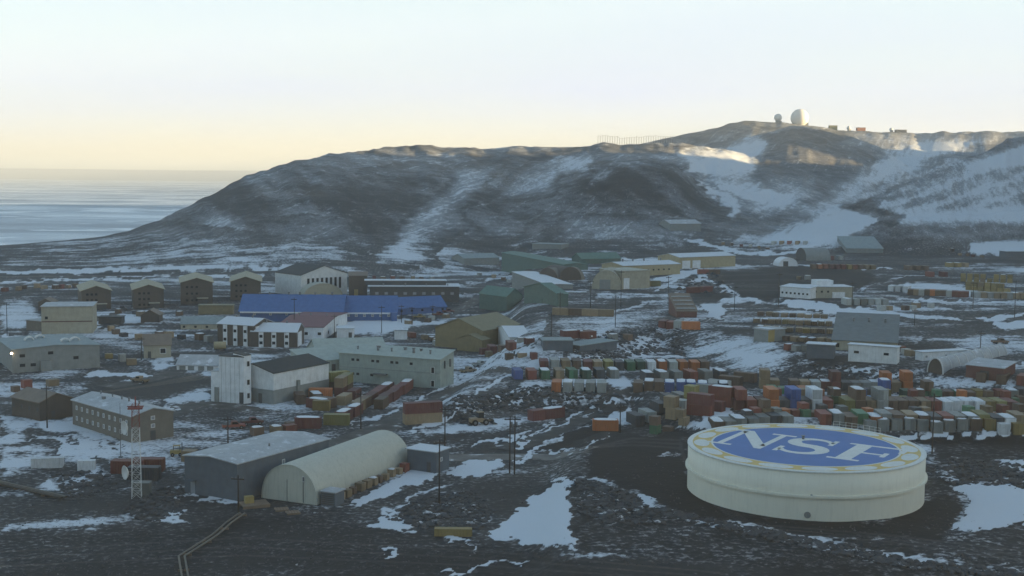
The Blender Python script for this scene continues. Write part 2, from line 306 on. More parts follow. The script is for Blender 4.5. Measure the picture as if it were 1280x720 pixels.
# ------------------------------------------------------------------ where snow lies (outlines given as picture points, laid on the ground)
SNOW_POLY = [  #
    ([(722,598),(760,606),(800,625),(830,655),(760,655),(722,640)], 0.34, 6), ([(480,650),(520,625),(590,612),(620,640),(600,662),(540,664)], 0.36, 6), ([(1160,590),(1190,572),(1290,585),(1290,610),(1190,606)], 0.34, 6), ([(560,520),(575,500),(625,489),(700,491),(770,492),(765,505),(700,515),(640,512),(590,522)], 0.34, 5), ([(850,420),(900,412),(960,422),(950,432),(880,432)], 0.30, 6),
    # outline, amount, softness in picture points
    ([(610,668),(632,652),(650,640),(657,629),(678,617),(700,603),(715,598),(711,622),(712,640),(707,655),(716,672),(718,686),(680,684),(640,676)], 1.40, 3),
    ([(432,633),(470,612),(512,590),(545,588),(540,600),(505,615),(470,630)], 1.20, 3),
    ([(448,660),(480,640),(510,620),(545,604),(580,598),(545,612),(520,622),(490,645),(520,664),(480,662)], 1.00, 4),
    ([(553,592),(580,580),(625,573),(628,582),(610,594),(575,599)], 1.10, 3),
    ([(1190,660),(1212,640),(1214,626),(1200,606),(1212,600),(1290,615),(1290,656),(1240,662)], 1.50, 2),
    ([(790,620),(808,617),(822,636),(803,632)], 1.20, 2), ([(824,568),(838,564),(852,566),(853,573),(832,575)], 1.30, 2),
    ([(1255,580),(1290,577),(1290,592),(1268,588)], 1.20, 2),
    ([(838,538),(872,532),(888,510),(905,500),(928,494),(930,506),(915,527),(890,537)], 1.20, 4),
    ([(850,436),(900,424),(960,425),(1003,440),(1003,466),(960,471),(925,465),(890,452)], 0.67, 24),
    ([(700,430),(690,420),(700,398),(760,392),(800,385),(848,372),(845,390),(800,408),(755,428)], 0.47, 20),
    ([(878,382),(905,380),(908,402),(882,400)], 1.00, 4), ([(1000,440),(1010,442),(1060,455),(1110,458),(1160,462),(1150,470),(1050,468),(1000,468)], 0.45, 8),
    ([(1130,475),(1160,468),(1260,470),(1290,488),(1230,483),(1170,481)], 0.69, 8), ([(755,470),(790,473),(795,488),(765,490)], 0.77, 8),
    ([(655,470),(690,476),(690,489),(640,490),(645,480)], 0.43, 8), ([(640,515),(700,521),(690,527),(640,540),(600,545),(560,540),(600,520)], 0.65, 12),
    ([(765,518),(790,505),(800,530),(760,538),(742,534)], 0.73, 8), ([(525,530),(570,525),(600,535),(570,545),(530,548)], 0.56, 10),
    ([(405,405),(500,397),(520,402),(480,412),(440,418)], 1.10, 4), ([(440,410),(565,395),(590,385),(560,403),(480,418),(445,420)], 0.69, 7),
    ([(95,474),(130,466),(182,465),(188,470),(140,476)], 1.30, 3), ([(185,450),(222,449),(222,458),(195,459)], 0.77, 7), ([(215,490),(265,482),(268,505),(235,510),(205,512)], 0.65, 10),
    ([(228,622),(290,623),(310,630),(250,627)], 1.00, 3), ([(200,650),(228,637),(232,652),(190,655)], 1.00, 4), ([(48,598),(95,588),(120,582),(158,596),(100,608),(55,615)], 0.60, 12),
    ([(0,612),(60,600),(70,618),(30,625),(0,628)], 0.52, 10), ([(60,520),(120,520),(145,552),(100,548),(50,536)], 0.73, 10), ([(0,520),(40,512),(62,522),(35,545),(0,560)], 0.60, 10),
    ([(0,560),(70,560),(60,590),(0,598)], 0.52, 14), ([(0,655),(60,642),(150,640),(200,652),(90,665),(0,668)], 0.53, 10),
    ([(862,355),(880,342),(895,340),(920,360),(925,375),(905,370),(890,352)], 0.77, 7), ([(810,350),(850,340),(876,334),(880,340),(845,352)], 1.00, 3),
    ([(740,362),(820,368),(860,364),(850,372),(745,372)], 0.69, 7), ([(960,380),(1010,376),(1130,392),(1210,398),(1195,402),(1090,396),(1000,388)], 1.00, 3),
    ([(1110,362),(1140,350),(1190,356),(1280,366),(1280,372),(1210,372),(1135,368)], 0.77, 7), ([(1060,378),(1150,380),(1210,388),(1120,390)], 0.69, 7),
    ([(1240,400),(1290,402),(1290,410),(1250,410)], 1.00, 4), ([(1160,425),(1230,415),(1290,418),(1290,445),(1210,440)], 0.52, 14),
    ([(1210,400),(1290,388),(1290,393),(1220,404)], 1.00, 3), ([(1150,335),(1290,330),(1290,345),(1200,340)], 0.60, 10), ([(1210,305),(1290,302),(1290,318),(1220,316)], 1.00, 5),
    ([(690,330),(740,330),(760,340),(720,350)], 0.52, 10), ([(905,372),(940,370),(970,378),(900,380)], 1.00, 4), ([(640,342),(690,345),(680,362),(640,360)], 0.60, 8),
    ([(480,375),(600,372),(590,385),(520,384)], 0.25, 6), ([(0,350),(100,346),(100,352),(0,358)], 0.40, 4), ([(0,375),(40,370),(50,395),(30,415),(0,412)], 0.56, 10),
    ([(0,440),(10,440),(12,455),(0,455)], 0.77, 7), ([(120,398),(160,392),(200,396),(170,403),(125,406)], 0.77, 7), ([(195,412),(260,410),(262,432),(215,425)], 0.43, 10),
    ([(1180,588),(1200,592),(1188,606),(1160,600)], 0.52, 8), ([(725,672),(800,690),(870,702),(860,708),(740,682)], 0.30, 4),
    # the far hill
    ([(860,200),(1000,172),(1290,172),(1290,330),(1000,322),(880,318)], 0.14, 25), ([(1100,205),(1200,180),(1290,178),(1290,255),(1120,250)], 0.15, 14),
    ([(870,205),(905,185),(945,166),(962,172),(955,200),(935,224),(890,225)], 0.35, 10), ([(880,222),(950,226),(1000,248),(1025,262),(985,284),(945,268),(905,245)], 0.42, 10), ([(845,190),(880,178),(900,188),(875,215),(860,215)], 0.5, 8), ([(640,215),(700,190),(800,184),(860,190),(870,210),(800,195),(740,205),(690,230)], 0.22, 10), ([(960,300),(1030,276),(1070,262),(1095,255),(1100,270),(1060,300),(1010,306)], 0.5, 8), ([(1100,185),(1160,176),(1230,176),(1180,195),(1130,212),(1090,225)], 0.4, 8),
    ([(575,211),(625,207),(603,240),(565,262),(532,285),(513,308),(545,327),(474,328),(478,305),(498,285),(528,262),(560,238)], 0.56, 14),
    ([(545,262),(575,262),(580,285),(545,300),(530,325),(500,325),(505,300)], 0.30, 14),
    ([(618,245),(650,225),(690,208),(705,216),(690,238),(650,245)], 0.62, 14), ([(690,200),(735,193),(745,203),(733,214),(708,214)], 0.72, 9), ([(735,232),(750,220),(778,209),(762,224)], 0.9, 6),
    ([(628,312),(650,295),(690,274),(672,300),(650,312)], 0.45, 12), ([(450,218),(520,208),(560,216),(520,226)], 0.35, 14),
    ([(915,302),(930,290),(985,280),(1020,262),(1050,238),(1080,215),(1110,198),(1150,183),(1190,178),(1240,176),(1180,192),(1150,205),(1110,226),(1070,246),(1062,258),(1085,272),(1060,300),(1000,310)], 0.72, 16),
    ([(1060,268),(1120,242),(1200,203),(1290,172),(1290,275),(1180,280),(1090,285)], 0.30, 12),
    ([(1075,275),(1130,260),(1200,262),(1290,255),(1290,280),(1180,279),(1100,282)], 0.55, 8), ([(1200,205),(1290,180),(1290,205),(1215,215)], 0.55, 8),
    ([(860,208),(900,186),(940,168),(955,175),(950,200),(930,222),(885,222)], 0.62, 12), ([(900,225),(950,232),(990,250),(985,262),(940,252),(905,240)], 0.55, 10),
    ([(872,222),(900,240),(935,265),(925,274),(880,242)], 0.85, 5), ([(960,222),(1010,225),(1030,245),(985,252)], 0.40, 10),
    ([(740,200),(860,186),(900,195),(870,225),(850,205)], 0.32, 12), ([(1000,296),(1040,288),(1090,272),(1092,277),(1040,296),(1010,303)], 1.1, 3),
    ([(1090,282),(1180,282),(1290,275),(1290,300),(1160,305)], 0.42, 12),
    ([(700,262),(800,268),(870,280),(860,312),(760,312),(690,312)], 0.36, 18), ([(60,300),(200,282),(340,300),(420,312),(470,330),(300,338),(0,338),(0,312)], 0.35, 16),
    ([(330,280),(420,270),(470,300),(440,320),(350,318)], 0.30, 16), ([(0,338),(400,331),(400,336),(0,343)], 0.95, 2),
    ([(1060,163),(1290,163),(1290,175),(1180,180),(1100,190),(1050,180)], 0.36, 10),
]
SNOW_LINE = [
    ([(1075,270),(1160,240),(1220,212),(1290,186)], 0.8, 5), ([(1095,276),(1180,252),(1290,214)], 0.8, 4), ([(1110,279),(1200,262),(1290,237)], 0.75, 5), ([(1060,254),(1130,224),(1200,200)], 0.6, 4), ([(1150,262),(1230,240),(1290,226)], 0.6, 2.5), ([(1180,282),(1240,276),(1290,268)], 0.7, 4), ([(1100,262),(1150,246),(1200,228)], 0.5, 3),  # narrow drifts and snow banks: path, amount, half width in picture points
    ([(640,556),(680,542),(715,526),(760,508),(775,500)], 1.2, 2.2), ([(655,572),(690,556),(735,532),(770,505),(795,498)], 0.95, 2.5), ([(600,556),(640,549),(700,524)], 0.8, 2),
    ([(520,535),(560,520),(600,490),(640,468)], 0.9, 2), ([(440,532),(500,512),(560,478),(640,440),(662,428)], 0.6, 2), ([(640,575),(700,566),(738,558),(757,541)], 0.9, 1.6),
    ([(615,500),(640,490),(668,486)], 1.2, 1.5), ([(640,505),(668,488)], 1.2, 1.5), ([(1100,547),(1128,546),(1300,545)], 1.4, 2.0),
    ([(820,632),(900,652),(980,668),(1060,684),(1150,702),(1290,716)], 0.55, 5.0), ([(725,598),(770,606),(822,632),(830,640)], 0.5, 5), ([(766,590),(764,612)], 0.7, 1.6),
    ([(0,342),(200,338),(400,334)], 0.9, 1.5), ([(10,352),(200,346),(330,345)], 0.7, 1.3), ([(120,404),(165,400)], 0.9, 1.5), ([(0,420),(12,418)], 1, 2),
    ([(480,690),(492,686),(503,692),(485,697)], 1.1, 2.0), ([(555,718),(590,712),(620,704),(648,702)], 1.0, 1.8), ([(555,670),(580,674),(588,690)], 0.9, 2), ([(670,686),(710,692),(790,696)], 0.45, 3),
    ([(1190,608),(1240,598),(1290,600)], 0.7, 2), ([(860,300),(940,318),(1000,315)], 0.7, 2), ([(880,380),(1000,372),(1060,366),(1130,346)], 0.5, 2), ([(960,328),(1110,336)], 0.8, 1.0), ([(820,362),(850,352)], .8, 1.5),
    ([(1170,700),(1290,712)], 0.4, 4), ([(700,446),(850,447),(900,463)], 0.5, 3), ([(1010,452),(1050,462),(1120,468)], 0.6, 2), ([(1000,470),(1160,474),(1290,486)], 0.5, 2),
    ([(540,365),(600,352),(640,346)], 0.5, 2), ([(575,372),(640,365)], 0.5, 2), ([(750,395),(800,384),(845,376)], 0.5, 2), ([(150,560),(80,545)], 0.5, 2), ([(1060,235),(1180,215),(1290,196)], 0.5, 2.5), ([(1100,245),(1200,228),(1290,218)], 0.45, 2.5),
]
BARE_POLY = [  # (see below)
    ([(955,268),(1000,260),(1012,274),(975,284)], -0.32, 6), ([(1000,290),(1060,280),(1055,292),(1005,301)], -0.4, 5), ([(925,290),(960,284),(972,292),(940,300)], -0.35, 5),    ([(690,264),(740,212),(790,199),(830,203),(860,224),(900,250),(930,270),(880,274),(720,270)], -0.22, 14), ([(330,225),(470,232),(520,215),(560,215),(520,250),(470,300),(380,262)], -0.12, 12),    ([(1040,254),(1100,258),(1135,268),(1118,284),(1070,282),(1085,272)], -0.75, 5), ([(1095,283),(1170,278),(1290,278),(1290,300),(1180,305),(1080,306)], -0.25, 6),  # swept yards and roads with no snow
    ([(757,541),(850,542),(860,600),(900,640),(1010,655),(1120,650),(1180,615),(1200,640),(1170,672),(1000,668),(850,640),(770,600),(730,598),(735,565)], -0.7, 5),
    ([(0,668),(230,655),(420,640),(460,662),(600,672),(720,690),(900,706),(1290,730),(1290,900),(0,900)], -0.16, 8),
    ([(880,338),(1000,334),(1090,340),(1075,366),(960,374),(925,372)], -0.6, 4), ([(120,472),(260,462),(262,482),(200,500),(110,490)], -0.5, 6),
    ([(1130,548),(1300,546),(1300,575),(1190,585),(1160,560)], -0.5, 4), ([(700,545),(760,510),(790,490),(800,495),(760,530),(735,560),(660,575)], -0.4, 4),
    ([(500,600),(560,600),(600,640),(560,665),(440,640)], -0.2, 6), ([(560,600),(700,590),(640,640),(590,640)], -0.35, 8),
]
TONE = [  #
    ([(690,264),(740,212),(790,199),(830,203),(860,224),(900,250),(930,270),(880,274),(720,270)], -0.35, 14), ([(880,215),(950,180),(1000,165),(1040,172),(1090,195),(1060,215),(960,225)], 0.2, 10),
    # ground colour: + lighter (worn, dusty roads, crests), - darker (fresh black scoria)
    ([(757,541),(905,541),(1300,546),(1300,750),(880,700),(720,690),(712,600),(735,565)], -0.75, 8), ([(0,668),(420,640),(720,690),(1290,725),(1290,900),(0,900)], -0.35, 10),
    ([(880,338),(1000,334),(1090,340),(1075,366),(960,374),(925,372)], -0.5, 4), ([(660,575),(735,562),(760,512),(790,492),(700,525),(640,560)], -0.45, 5),
    ([(120,472),(262,460),(330,510),(230,490),(110,490)], 0.1, 8), ([(580,488),(780,488),(770,505),(600,520)], 0.35, 6),
    ([(330,195),(480,185),(640,195),(860,185),(860,200),(640,215),(420,215)], 0.35, 14), ([(300,225),(420,235),(430,250),(320,245)], 0.35, 12),  # tan crest rock, with the low sun's glow painted into the tone
    ([(1050,165),(1290,165),(1290,180),(1130,190)], 0.5, 10), ([(720,270),(880,270),(860,235),(800,205),(740,215)], -0.35, 16), ([(300,250),(480,255),(520,225),(700,250),(480,320),(330,300)], -0.12, 16),
]
TRACKS = [([(60+i*14, 500-i*2), (170+i*16, 484-i*2), (260+i*10, 466-i*3), (330, 440)], 0.55 if i % 2 else 0.4, 0.9) for i in range(6)] + [([(205,518+i*3), (260,498+i*4), (330,512+i*4)], 0.5, 0.8) for i in range(3)] + \
    [([(1120+i*7,640-i*4), (1160+i*5,620-i*2), (1150+i*2,600), (1120,590+i)], 0.9, 0.9) for i in range(4)] + [([(0,690+i*9), (300,672+i*11), (620,690+i*9), (900,716+i*6)], 0.45, 1.0) for i in range(3)] + \
    [([(560,568+i*3), (650,568+i*3), (740,560+i*2)], 0.5, 0.8) for i in range(3)] + [([(735,560), (790,548+i*4), (850,550+i*5), (865,600+i*6), (940,655+i*4), (1100,668+i*4), (1290,690+i*6)], 0.75, 1.3) for i in range(3)] + [([(900,345+i*6), (980,342+i*7), (1060,350+i*5)], 0.5, 0.8) for i in range(4)]
def paint(px, py, polys, lines=()):
    out = np.zeros(px.shape)
    for pts, amt, soft in polys:
        p = np.array(pts, float); m = soft*2
        k = np.nonzero((px > p[:, 0].min()-m) & (px < p[:, 0].max()+m) & (py > p[:, 1].min()-m) & (py < p[:, 1].max()+m))[0]
        if len(k): out[k] += amt*sstep(-soft*0.7, soft, sdist(px[k], py[k], pts))
    for pts, amt, wd in lines:
        p = np.array(pts, float); m = wd*2
        k = np.nonzero((px > p[:, 0].min()-m) & (px < p[:, 0].max()+m) & (py > p[:, 1].min()-m) & (py < p[:, 1].max()+m))[0]
        if len(k): out[k] = np.maximum(out[k], amt*(1-sstep(wd*0.5, wd*1.5, seg_dist(px[k], py[k], pts))))
    return out
# ------------------------------------------------------------------ terrain sheet
def make_terrain():
    ua = np.linspace(-0.47, 0.47, 620); U = np.concatenate([-np.geomspace(1.8, 0.474, 70), ua, np.geomspace(0.474, 45, 160)])
    rows = [np.linspace(4, 180, 30)]
    pys = np.linspace(735, 330, 330)                             # rows spread like the picture's own rows on level ground
    rows.append(55*FPX/(pys-219.0)); last = rows[-1][-1]
    rows.append(np.linspace(max(last, 700)+2.5, 1350, 200)); rows.append(np.geomspace(1354, 2400, 110)); rows.append(np.linspace(2420, 3400, 30))
    Y = np.unique(np.concatenate(rows)); 
    UU, YY = np.meshgrid(U, Y); X = UU*YY
    Z = H(X.ravel(), YY.ravel()).reshape(X.shape)
    V = np.stack([X, YY, Z], -1).reshape(-1, 3)
    nr, nc = X.shape; idx = np.arange(nr*nc).reshape(nr, nc)
    F = np.stack([idx[:-1, :-1], idx[:-1, 1:], idx[1:, 1:], idx[1:, :-1]], -1).reshape(-1, 4)
    me = bpy.data.meshes.new('ground'); me.vertices.add(len(V)); me.vertices.foreach_set('co', V.ravel())
    me.loops.add(F.size); me.loops.foreach_set('vertex_index', F.ravel().astype(np.int32))
    me.polygons.add(len(F)); me.polygons.foreach_set('loop_start', np.arange(0, F.size, 4, dtype=np.int32))
    me.polygons.foreach_set('use_smooth', np.ones(len(F), bool)); me.update(); me.validate()
    px, py = proj(V); px = np.where(V[:, 1] < 60, -9e3, px)
    x, y = V[:, 0], V[:, 1]
    px0, py0 = px, py
    # wander the outlines so that drifts end the way wind leaves them
    f = np.clip((py-215)/200, 0.25, 1.6)
    wx = (fbm(px/26, py/9, 4, 71)-0.5)*34; wy = (fbm(px/24, py/8, 4, 73)-0.5)*13*f
    wx2 = (fbm(px/6, py/3, 2, 75)-0.5)*9; wy2 = (fbm(px/6, py/3, 2, 76)-0.5)*4
    px = px+wx+wx2; py = py+wy+wy2
    sn = paint(px, py, SNOW_POLY, SNOW_LINE)+paint(px, py, BARE_POLY)
    hillw = sstep(3, 14, V[:, 2]-8*sstep(300, 420, y))
    big = fbm(x/90, y/60, 3, 41)-0.5; mid = fbm(x/22+y/90, y/14, 3, 43)-0.5
    town = 0.44+0.9*big+0.8*mid
    streak = (fbm((x+0.35*y)/16, y/150, 3, 51)-0.5)*0.9
    hl = 0.33+0.55*big+streak*0.7
    # snow keeps off the near slope and the foreground
    near = sstep(250, 215, y)
    base = town*(1-hillw)*(1-0.5*near)+hl*hillw
    soft = np.where(hillw > 0.5, 0.65, 0.85)
    sn = np.where(sn > 0.01, np.maximum(base*0.4, 0)+sn*1.0, base+sn)
    slope = (fbm(x/5, y/5, 2, 61)-0.5)*0.15
    sn = sn+slope
    V[:, 2] += 0.16*sstep(0.35, 0.85, sn)*(1-hillw); me.vertices.foreach_set('co', V.ravel()); me.update()
    a = me.attributes.new('snow', 'FLOAT', 'POINT'); a.data.foreach_set('value', sn.astype(np.float32))
    a = me.attributes.new('tone', 'FLOAT', 'POINT'); a.data.foreach_set('value', (paint(px, py, TONE)+paint(px0, py0, [], TRACKS)+big*0.6).astype(np.float32))
    a = me.attributes.new('hill', 'FLOAT', 'POINT'); a.data.foreach_set('value', hillw.astype(np.float32))
    a = me.attributes.new('strk', 'FLOAT', 'POINT'); a.data.foreach_set('value', (1-0.8*sstep(0.20, 0.27, x/np.maximum(y, 1))*(y < 1500)).astype(np.float32))
    o = bpy.data.objects.new('ground', me); COL.objects.link(o); o['kind'] = 'structure'
    m = bpy.data.materials.new('ground'); m.use_nodes = True; t = m.node_tree; L = t.links.new
    b = t.nodes['Principled BSDF']; b.inputs['Roughness'].default_value = 0.9; b.inputs['Specular IOR Level'].default_value = 0.2
    me.materials.append(m)
    tc = _n(t, 'TexCoord'); co = tc.outputs['Object']
    A = {k: _n(t, 'Attribute', attribute_name=k) for k in ('snow', 'tone', 'hill', 'strk')}
    def noise(sc, det, rgh=0.55, mp=None, rot=0):
        n = _n(t, 'TexNoise'); n.inputs['Scale'].default_value = sc; n.inputs['Detail'].default_value = det; n.inputs['Roughness'].default_value = rgh
        if mp:
            q = _n(t, 'Mapping'); q.inputs['Scale'].default_value = mp; L(q.outputs[0], n.inputs[0])
            q0 = _n(t, 'Mapping'); q0.inputs['Rotation'].default_value = (0, 0, R(rot)); L(co, q0.inputs[0]); L(q0.outputs[0], q.inputs[0])
        else: L(co, n.inputs[0])
        return n.outputs[0]
    def mth(op, a_, b_=0.0, c_=None):
        n = _n(t, 'Math', operation=op)
        for i, v in enumerate((a_, b_, c_)):
            if v is None: continue
            if isinstance(v, (int, float)): n.inputs[i].default_value = v
            else: L(v, n.inputs[i])
        return n.outputs[0]
    def rng(v, a0, a1, b0=0.0, b1=1.0):
        n = _n(t, 'MapRange'); n.inputs[1].default_value = a0; n.inputs[2].default_value = a1; n.inputs[3].default_value = b0; n.inputs[4].default_value = b1; L(v, n.inputs[0]); return n.outputs[0]
    nA = noise(0.10, 8, 0.62); nB = noise(0.9, 5, 0.6); nC = noise(0.03, 6, 0.6)
    s = mth('ADD', A['snow'].outputs['Fac'], mth('MULTIPLY', mth('SUBTRACT', nA, 0.5), 0.65)); nW = noise(1.0, 6, 0.62, (0.022, 0.10, 0.05), -12); s = mth('ADD', s, mth('MULTIPLY', mth('SUBTRACT', nW, 0.5), mth('SUBTRACT', 1.3, A['hill'].outputs['Fac'])))
    s = mth('ADD', s, mth('MULTIPLY', mth('SUBTRACT', nB, 0.5), 1.0))
    hard = mth('MULTIPLY', rng(s, 0.45, 0.72), 0.97); nD = noise(1.0, 6, 0.65, (0.20, 0.0075, 0.0), 20); nE = noise(1.0, 4, 0.6, (0.35, 0.10, 0.1)); s2 = mth('ADD', s, mth('ADD', mth('MULTIPLY', mth('MULTIPLY', mth('SUBTRACT', nD, 0.5), 1.7), A['strk'].outputs['Fac']), mth('MULTIPLY', mth('SUBTRACT', nE, 0.5), 1.0))); sof = mth('MULTIPLY', rng(s2, 0.38, 0.92), 0.88)
    hm = _n(t, 'Mix', data_type='FLOAT'); L(A['hill'].outputs['Fac'], hm.inputs[0]); L(hard, hm.inputs[2]); L(sof, hm.inputs[3]); full = hm.outputs[0]
    dust = mth('MULTIPLY', rng(s, 0.05, 0.6), rng(nB, 0.50, 0.68)); dust = mth('MULTIPLY', dust, mth('MULTIPLY', rng(nC, 0.35, 0.65), 0.65))
    thin = mth('MULTIPLY', rng(s, 0.1, 0.7), mth('ADD', 0.06, mth('MULTIPLY', A['hill'].outputs['Fac'], 0.34)))
    msk = mth('MAXIMUM', mth('MAXIMUM', full, dust), thin)
    tn = mth('ADD', A['tone'].outputs['Fac'], mth('MULTIPLY', mth('SUBTRACT', nC, 0.5), 1.2))
    tn = mth('ADD', tn, mth('MULTIPLY', mth('SUBTRACT', nB, 0.5), 0.7))
    cr = _n(t, 'ValToRGB'); L(rng(tn, -1, 1), cr.inputs[0]); e = cr.color_ramp.elements
    e[0].position = 0.0; e[0].color = (0.010, 0.0115, 0.014, 1); e[1].position = 1.0; e[1].color = (0.125, 0.103, 0.084, 1)
    q = e.new(0.5); q.color = (0.036, 0.037, 0.039, 1); q = e.new(0.25); q.color = (0.015, 0.0165, 0.019, 1)
    mx = _n(t, 'Mix', data_type='RGBA'); L(msk, mx.inputs[0]); L(cr.outputs[0], mx.inputs[6]); mx.inputs[7].default_value = (0.57, 0.595, 0.635, 1)
    L(mx.outputs[2], b.inputs['Base Color'])
    hgt = mth('ADD', mth('MULTIPLY', nB, 0.35), mth('ADD', mth('MULTIPLY', nA, 1.2), mth('MULTIPLY', full, 0.25)))
    bp = _n(t, 'Bump'); bp.inputs['Strength'].default_value = 0.55; bp.inputs['Distance'].default_value = 0.8; L(hgt, bp.inputs['Height']); L(bp.outputs[0], b.inputs['Normal'])
    return o
GROUND = make_terrain()
# ------------------------------------------------------------------ sea ice and the far shore
def make_sea():
    mb = MB(); S = 60000.0; z = -30.0
    mb.face([(-S, -2000, z), (S, -2000, z), (S, S, z), (-S, S, z)])
    m = bpy.data.materials.new('sea_ice'); m.use_nodes = True; t = m.node_tree; L = t.links.new; b = t.nodes['Principled BSDF']
    b.inputs['Roughness'].default_value = 0.42; b.inputs['Specular IOR Level'].default_value = 0.5
    tc = _n(t, 'TexCoord')
    def noise(mp, det, sc=1.0, rg=0.6):
        q = _n(t, 'Mapping'); q.inputs['Scale'].default_value = mp; L(tc.outputs['Object'], q.inputs[0])
        n = _n(t, 'TexNoise'); n.inputs['Scale'].default_value = sc; n.inputs['Detail'].default_value = det; n.inputs['Roughness'].default_value = rg; L(q.outputs[0], n.inputs[0]); return n.outputs[0]
    a = noise((0.0016, 0.0022, 0), 8); c = noise((0.004, 0.0045, 0), 6)
    cr = _n(t, 'ValToRGB'); L(a, cr.inputs[0]); e = cr.color_ramp.elements
    e[0].position = 0.40; e[0].color = (0.17, 0.21, 0.27, 1); e[1].position = 0.60; e[1].color = (0.72, 0.74, 0.76, 1)
    q = e.new(0.50); q.color = (0.40, 0.45, 0.51, 1)
    mx = _n(t, 'Mix', data_type='RGBA'); r = _n(t, 'MapRange'); r.inputs[1].default_value = 0.545; r.inputs[2].default_value = 0.58; L(c, r.inputs[0]); L(r.outputs[0], mx.inputs[0])
    L(cr.outputs[0], mx.inputs[6]); mx.inputs[7].default_value = (0.82, 0.84, 0.86, 1); L(mx.outputs[2], b.inputs['Base Color'])
    f_ = noise((0.05, 0.05, 0), 3); bp = _n(t, 'Bump'); bp.inputs['Strength'].default_value = 0.5; bp.inputs['Distance'].default_value = 2.0; L(f_, bp.inputs['Height']); L(bp.outputs[0], b.inputs['Normal'])
    o = mb.build('sea', m); o['kind'] = 'structure'
    mb = MB(); D = 12000.0; n = 120                               # low land on the horizon
    xs = np.linspace(-26000, 30000, n); hs = 66+34*(fbm(xs/3800, xs*0+3, 4, 77)-0.4)
    for i in range(n-1):
        a0, a1 = (xs[i], xs[i+1])
        mb.face([(a0, D, -31), (a1, D, -31), (a1, D+1500, hs[i+1]), (a0, D+1500, hs[i])], smooth=True)
        mb.face([(a0, D+1500, hs[i]), (a1, D+1500, hs[i+1]), (a1, D+5000, -31), (a0, D+5000, -31)], smooth=True)
    o = mb.build('far_hills', mat('far_land', (0.35, 0.36, 0.38), var=0.3, scale=0.0006, dirt=0.0)); o['kind'] = 'structure'
make_sea()

def haze():
    mb = MB(); mb.box(-64000, 64000, -3000, 60500, -34, 232)
    m = bpy.data.materials.new('haze'); m.use_nodes = True; t = m.node_tree
    t.nodes.remove(t.nodes['Principled BSDF']); v = t.nodes.new('ShaderNodeVolumePrincipled')
    v.inputs['Color'].default_value = (0.84, 0.92, 1.0, 1); v.inputs['Density'].default_value = 1.4e-4; v.inputs['Anisotropy'].default_value = 0.2
    t.links.new(v.outputs[0], t.nodes['Material Output'].inputs['Volume'])
    o = mb.build('haze', m); o['kind'] = 'stuff'; return o
haze()
def rubble():
    """broken volcanic rock on the banks"""
    rr = random.Random(11); V = []; F = []
    zones = [([(820,634),(980,668),(1150,702),(1290,716),(1290,726),(1140,712),(980,680),(820,642)], 900), ([(560,520),(575,500),(625,489),(700,491),(770,492),(765,505),(700,515),(640,512),(590,522)], 800),
             ([(722,598),(760,606),(800,625),(830,655),(760,655),(722,640)], 520), ([(480,650),(520,625),(590,612),(620,640),(600,662),(540,664)], 480), ([(1160,590),(1190,572),(1290,585),(1290,610),(1190,606)], 420), ([(150,640),(200,610),(228,606),(228,645),(190,655)], 200), ([(60,590),(130,590),(150,610),(90,628)], 200), ([(700,440),(760,415),(850,405),(860,440),(760,445)], 500), ([(1010,447),(1160,462),(1160,472),(1010,466)], 260), ([(840,362),(875,338),(900,345),(925,372),(880,366)], 160)]
    ico = bmesh.new(); bmesh.ops.create_icosphere(ico, subdivisions=1, radius=1.0); iv = [v.co.copy() for v in ico.verts]; jf = [[v.index for v in f.verts] for f in ico.faces]; ico.free()
    for poly, n in zones:
        xs = [p[0] for p in poly]; ys = [p[1] for p in poly]; k = 0; tries = 0; pts = []
        while len(pts) < n and tries < n*8:
            tries += 1; p = (rr.uniform(min(xs), max(xs)), rr.uniform(min(ys), max(ys)))
            if inside(np.array([p[0]]), np.array([p[1]]), poly)[0]: pts.append(plane(p[0], p[1], 2.0))
        P = np.array(pts); dscale = np.hypot(P[:, 0], P[:, 1])
        for it in range(3):                                        # settle on the ground seen in that direction
            z = H(P[:, 0], P[:, 1]); f = (HC-z)/(HC-P[:, 2]); P[:, 0] *= f; P[:, 1] *= f; P[:, 2] = z
        P[:, 2] = H(P[:, 0], P[:, 1])
        for x, y, z in P:
            s = rr.uniform(.22, .55)*(1.7 if rr.random() < .12 else 1)*(1+max(0, y-260)/500); sx, sy, sz = s*rr.uniform(.8, 1.4), s*rr.uniform(.8, 1.4), s*rr.uniform(.5, .9); a = rr.uniform(0, 6.28); c_, s_ = math.cos(a), math.sin(a); i = len(V)
            for v in iv:
                q = 1+rr.uniform(-.22, .22); X, Y = v.x*sx*q, v.y*sy*q; V.append((x+X*c_-Y*s_, y+X*s_+Y*c_, z+v.z*sz*q+sz*.25))
            F += [[i+j for j in f] for f in jf]
    me = bpy.data.meshes.new('rubble'); me.from_pydata(V, [], F); me.materials.append(mat('rubble_rock', (0.080, 0.084, 0.092), rough=.9, var=.5, scale=.5, dirt=.1, snow=.30)); o = bpy.data.objects.new('rubble', me); COL.objects.link(o); o['kind'] = 'stuff'
rubble()
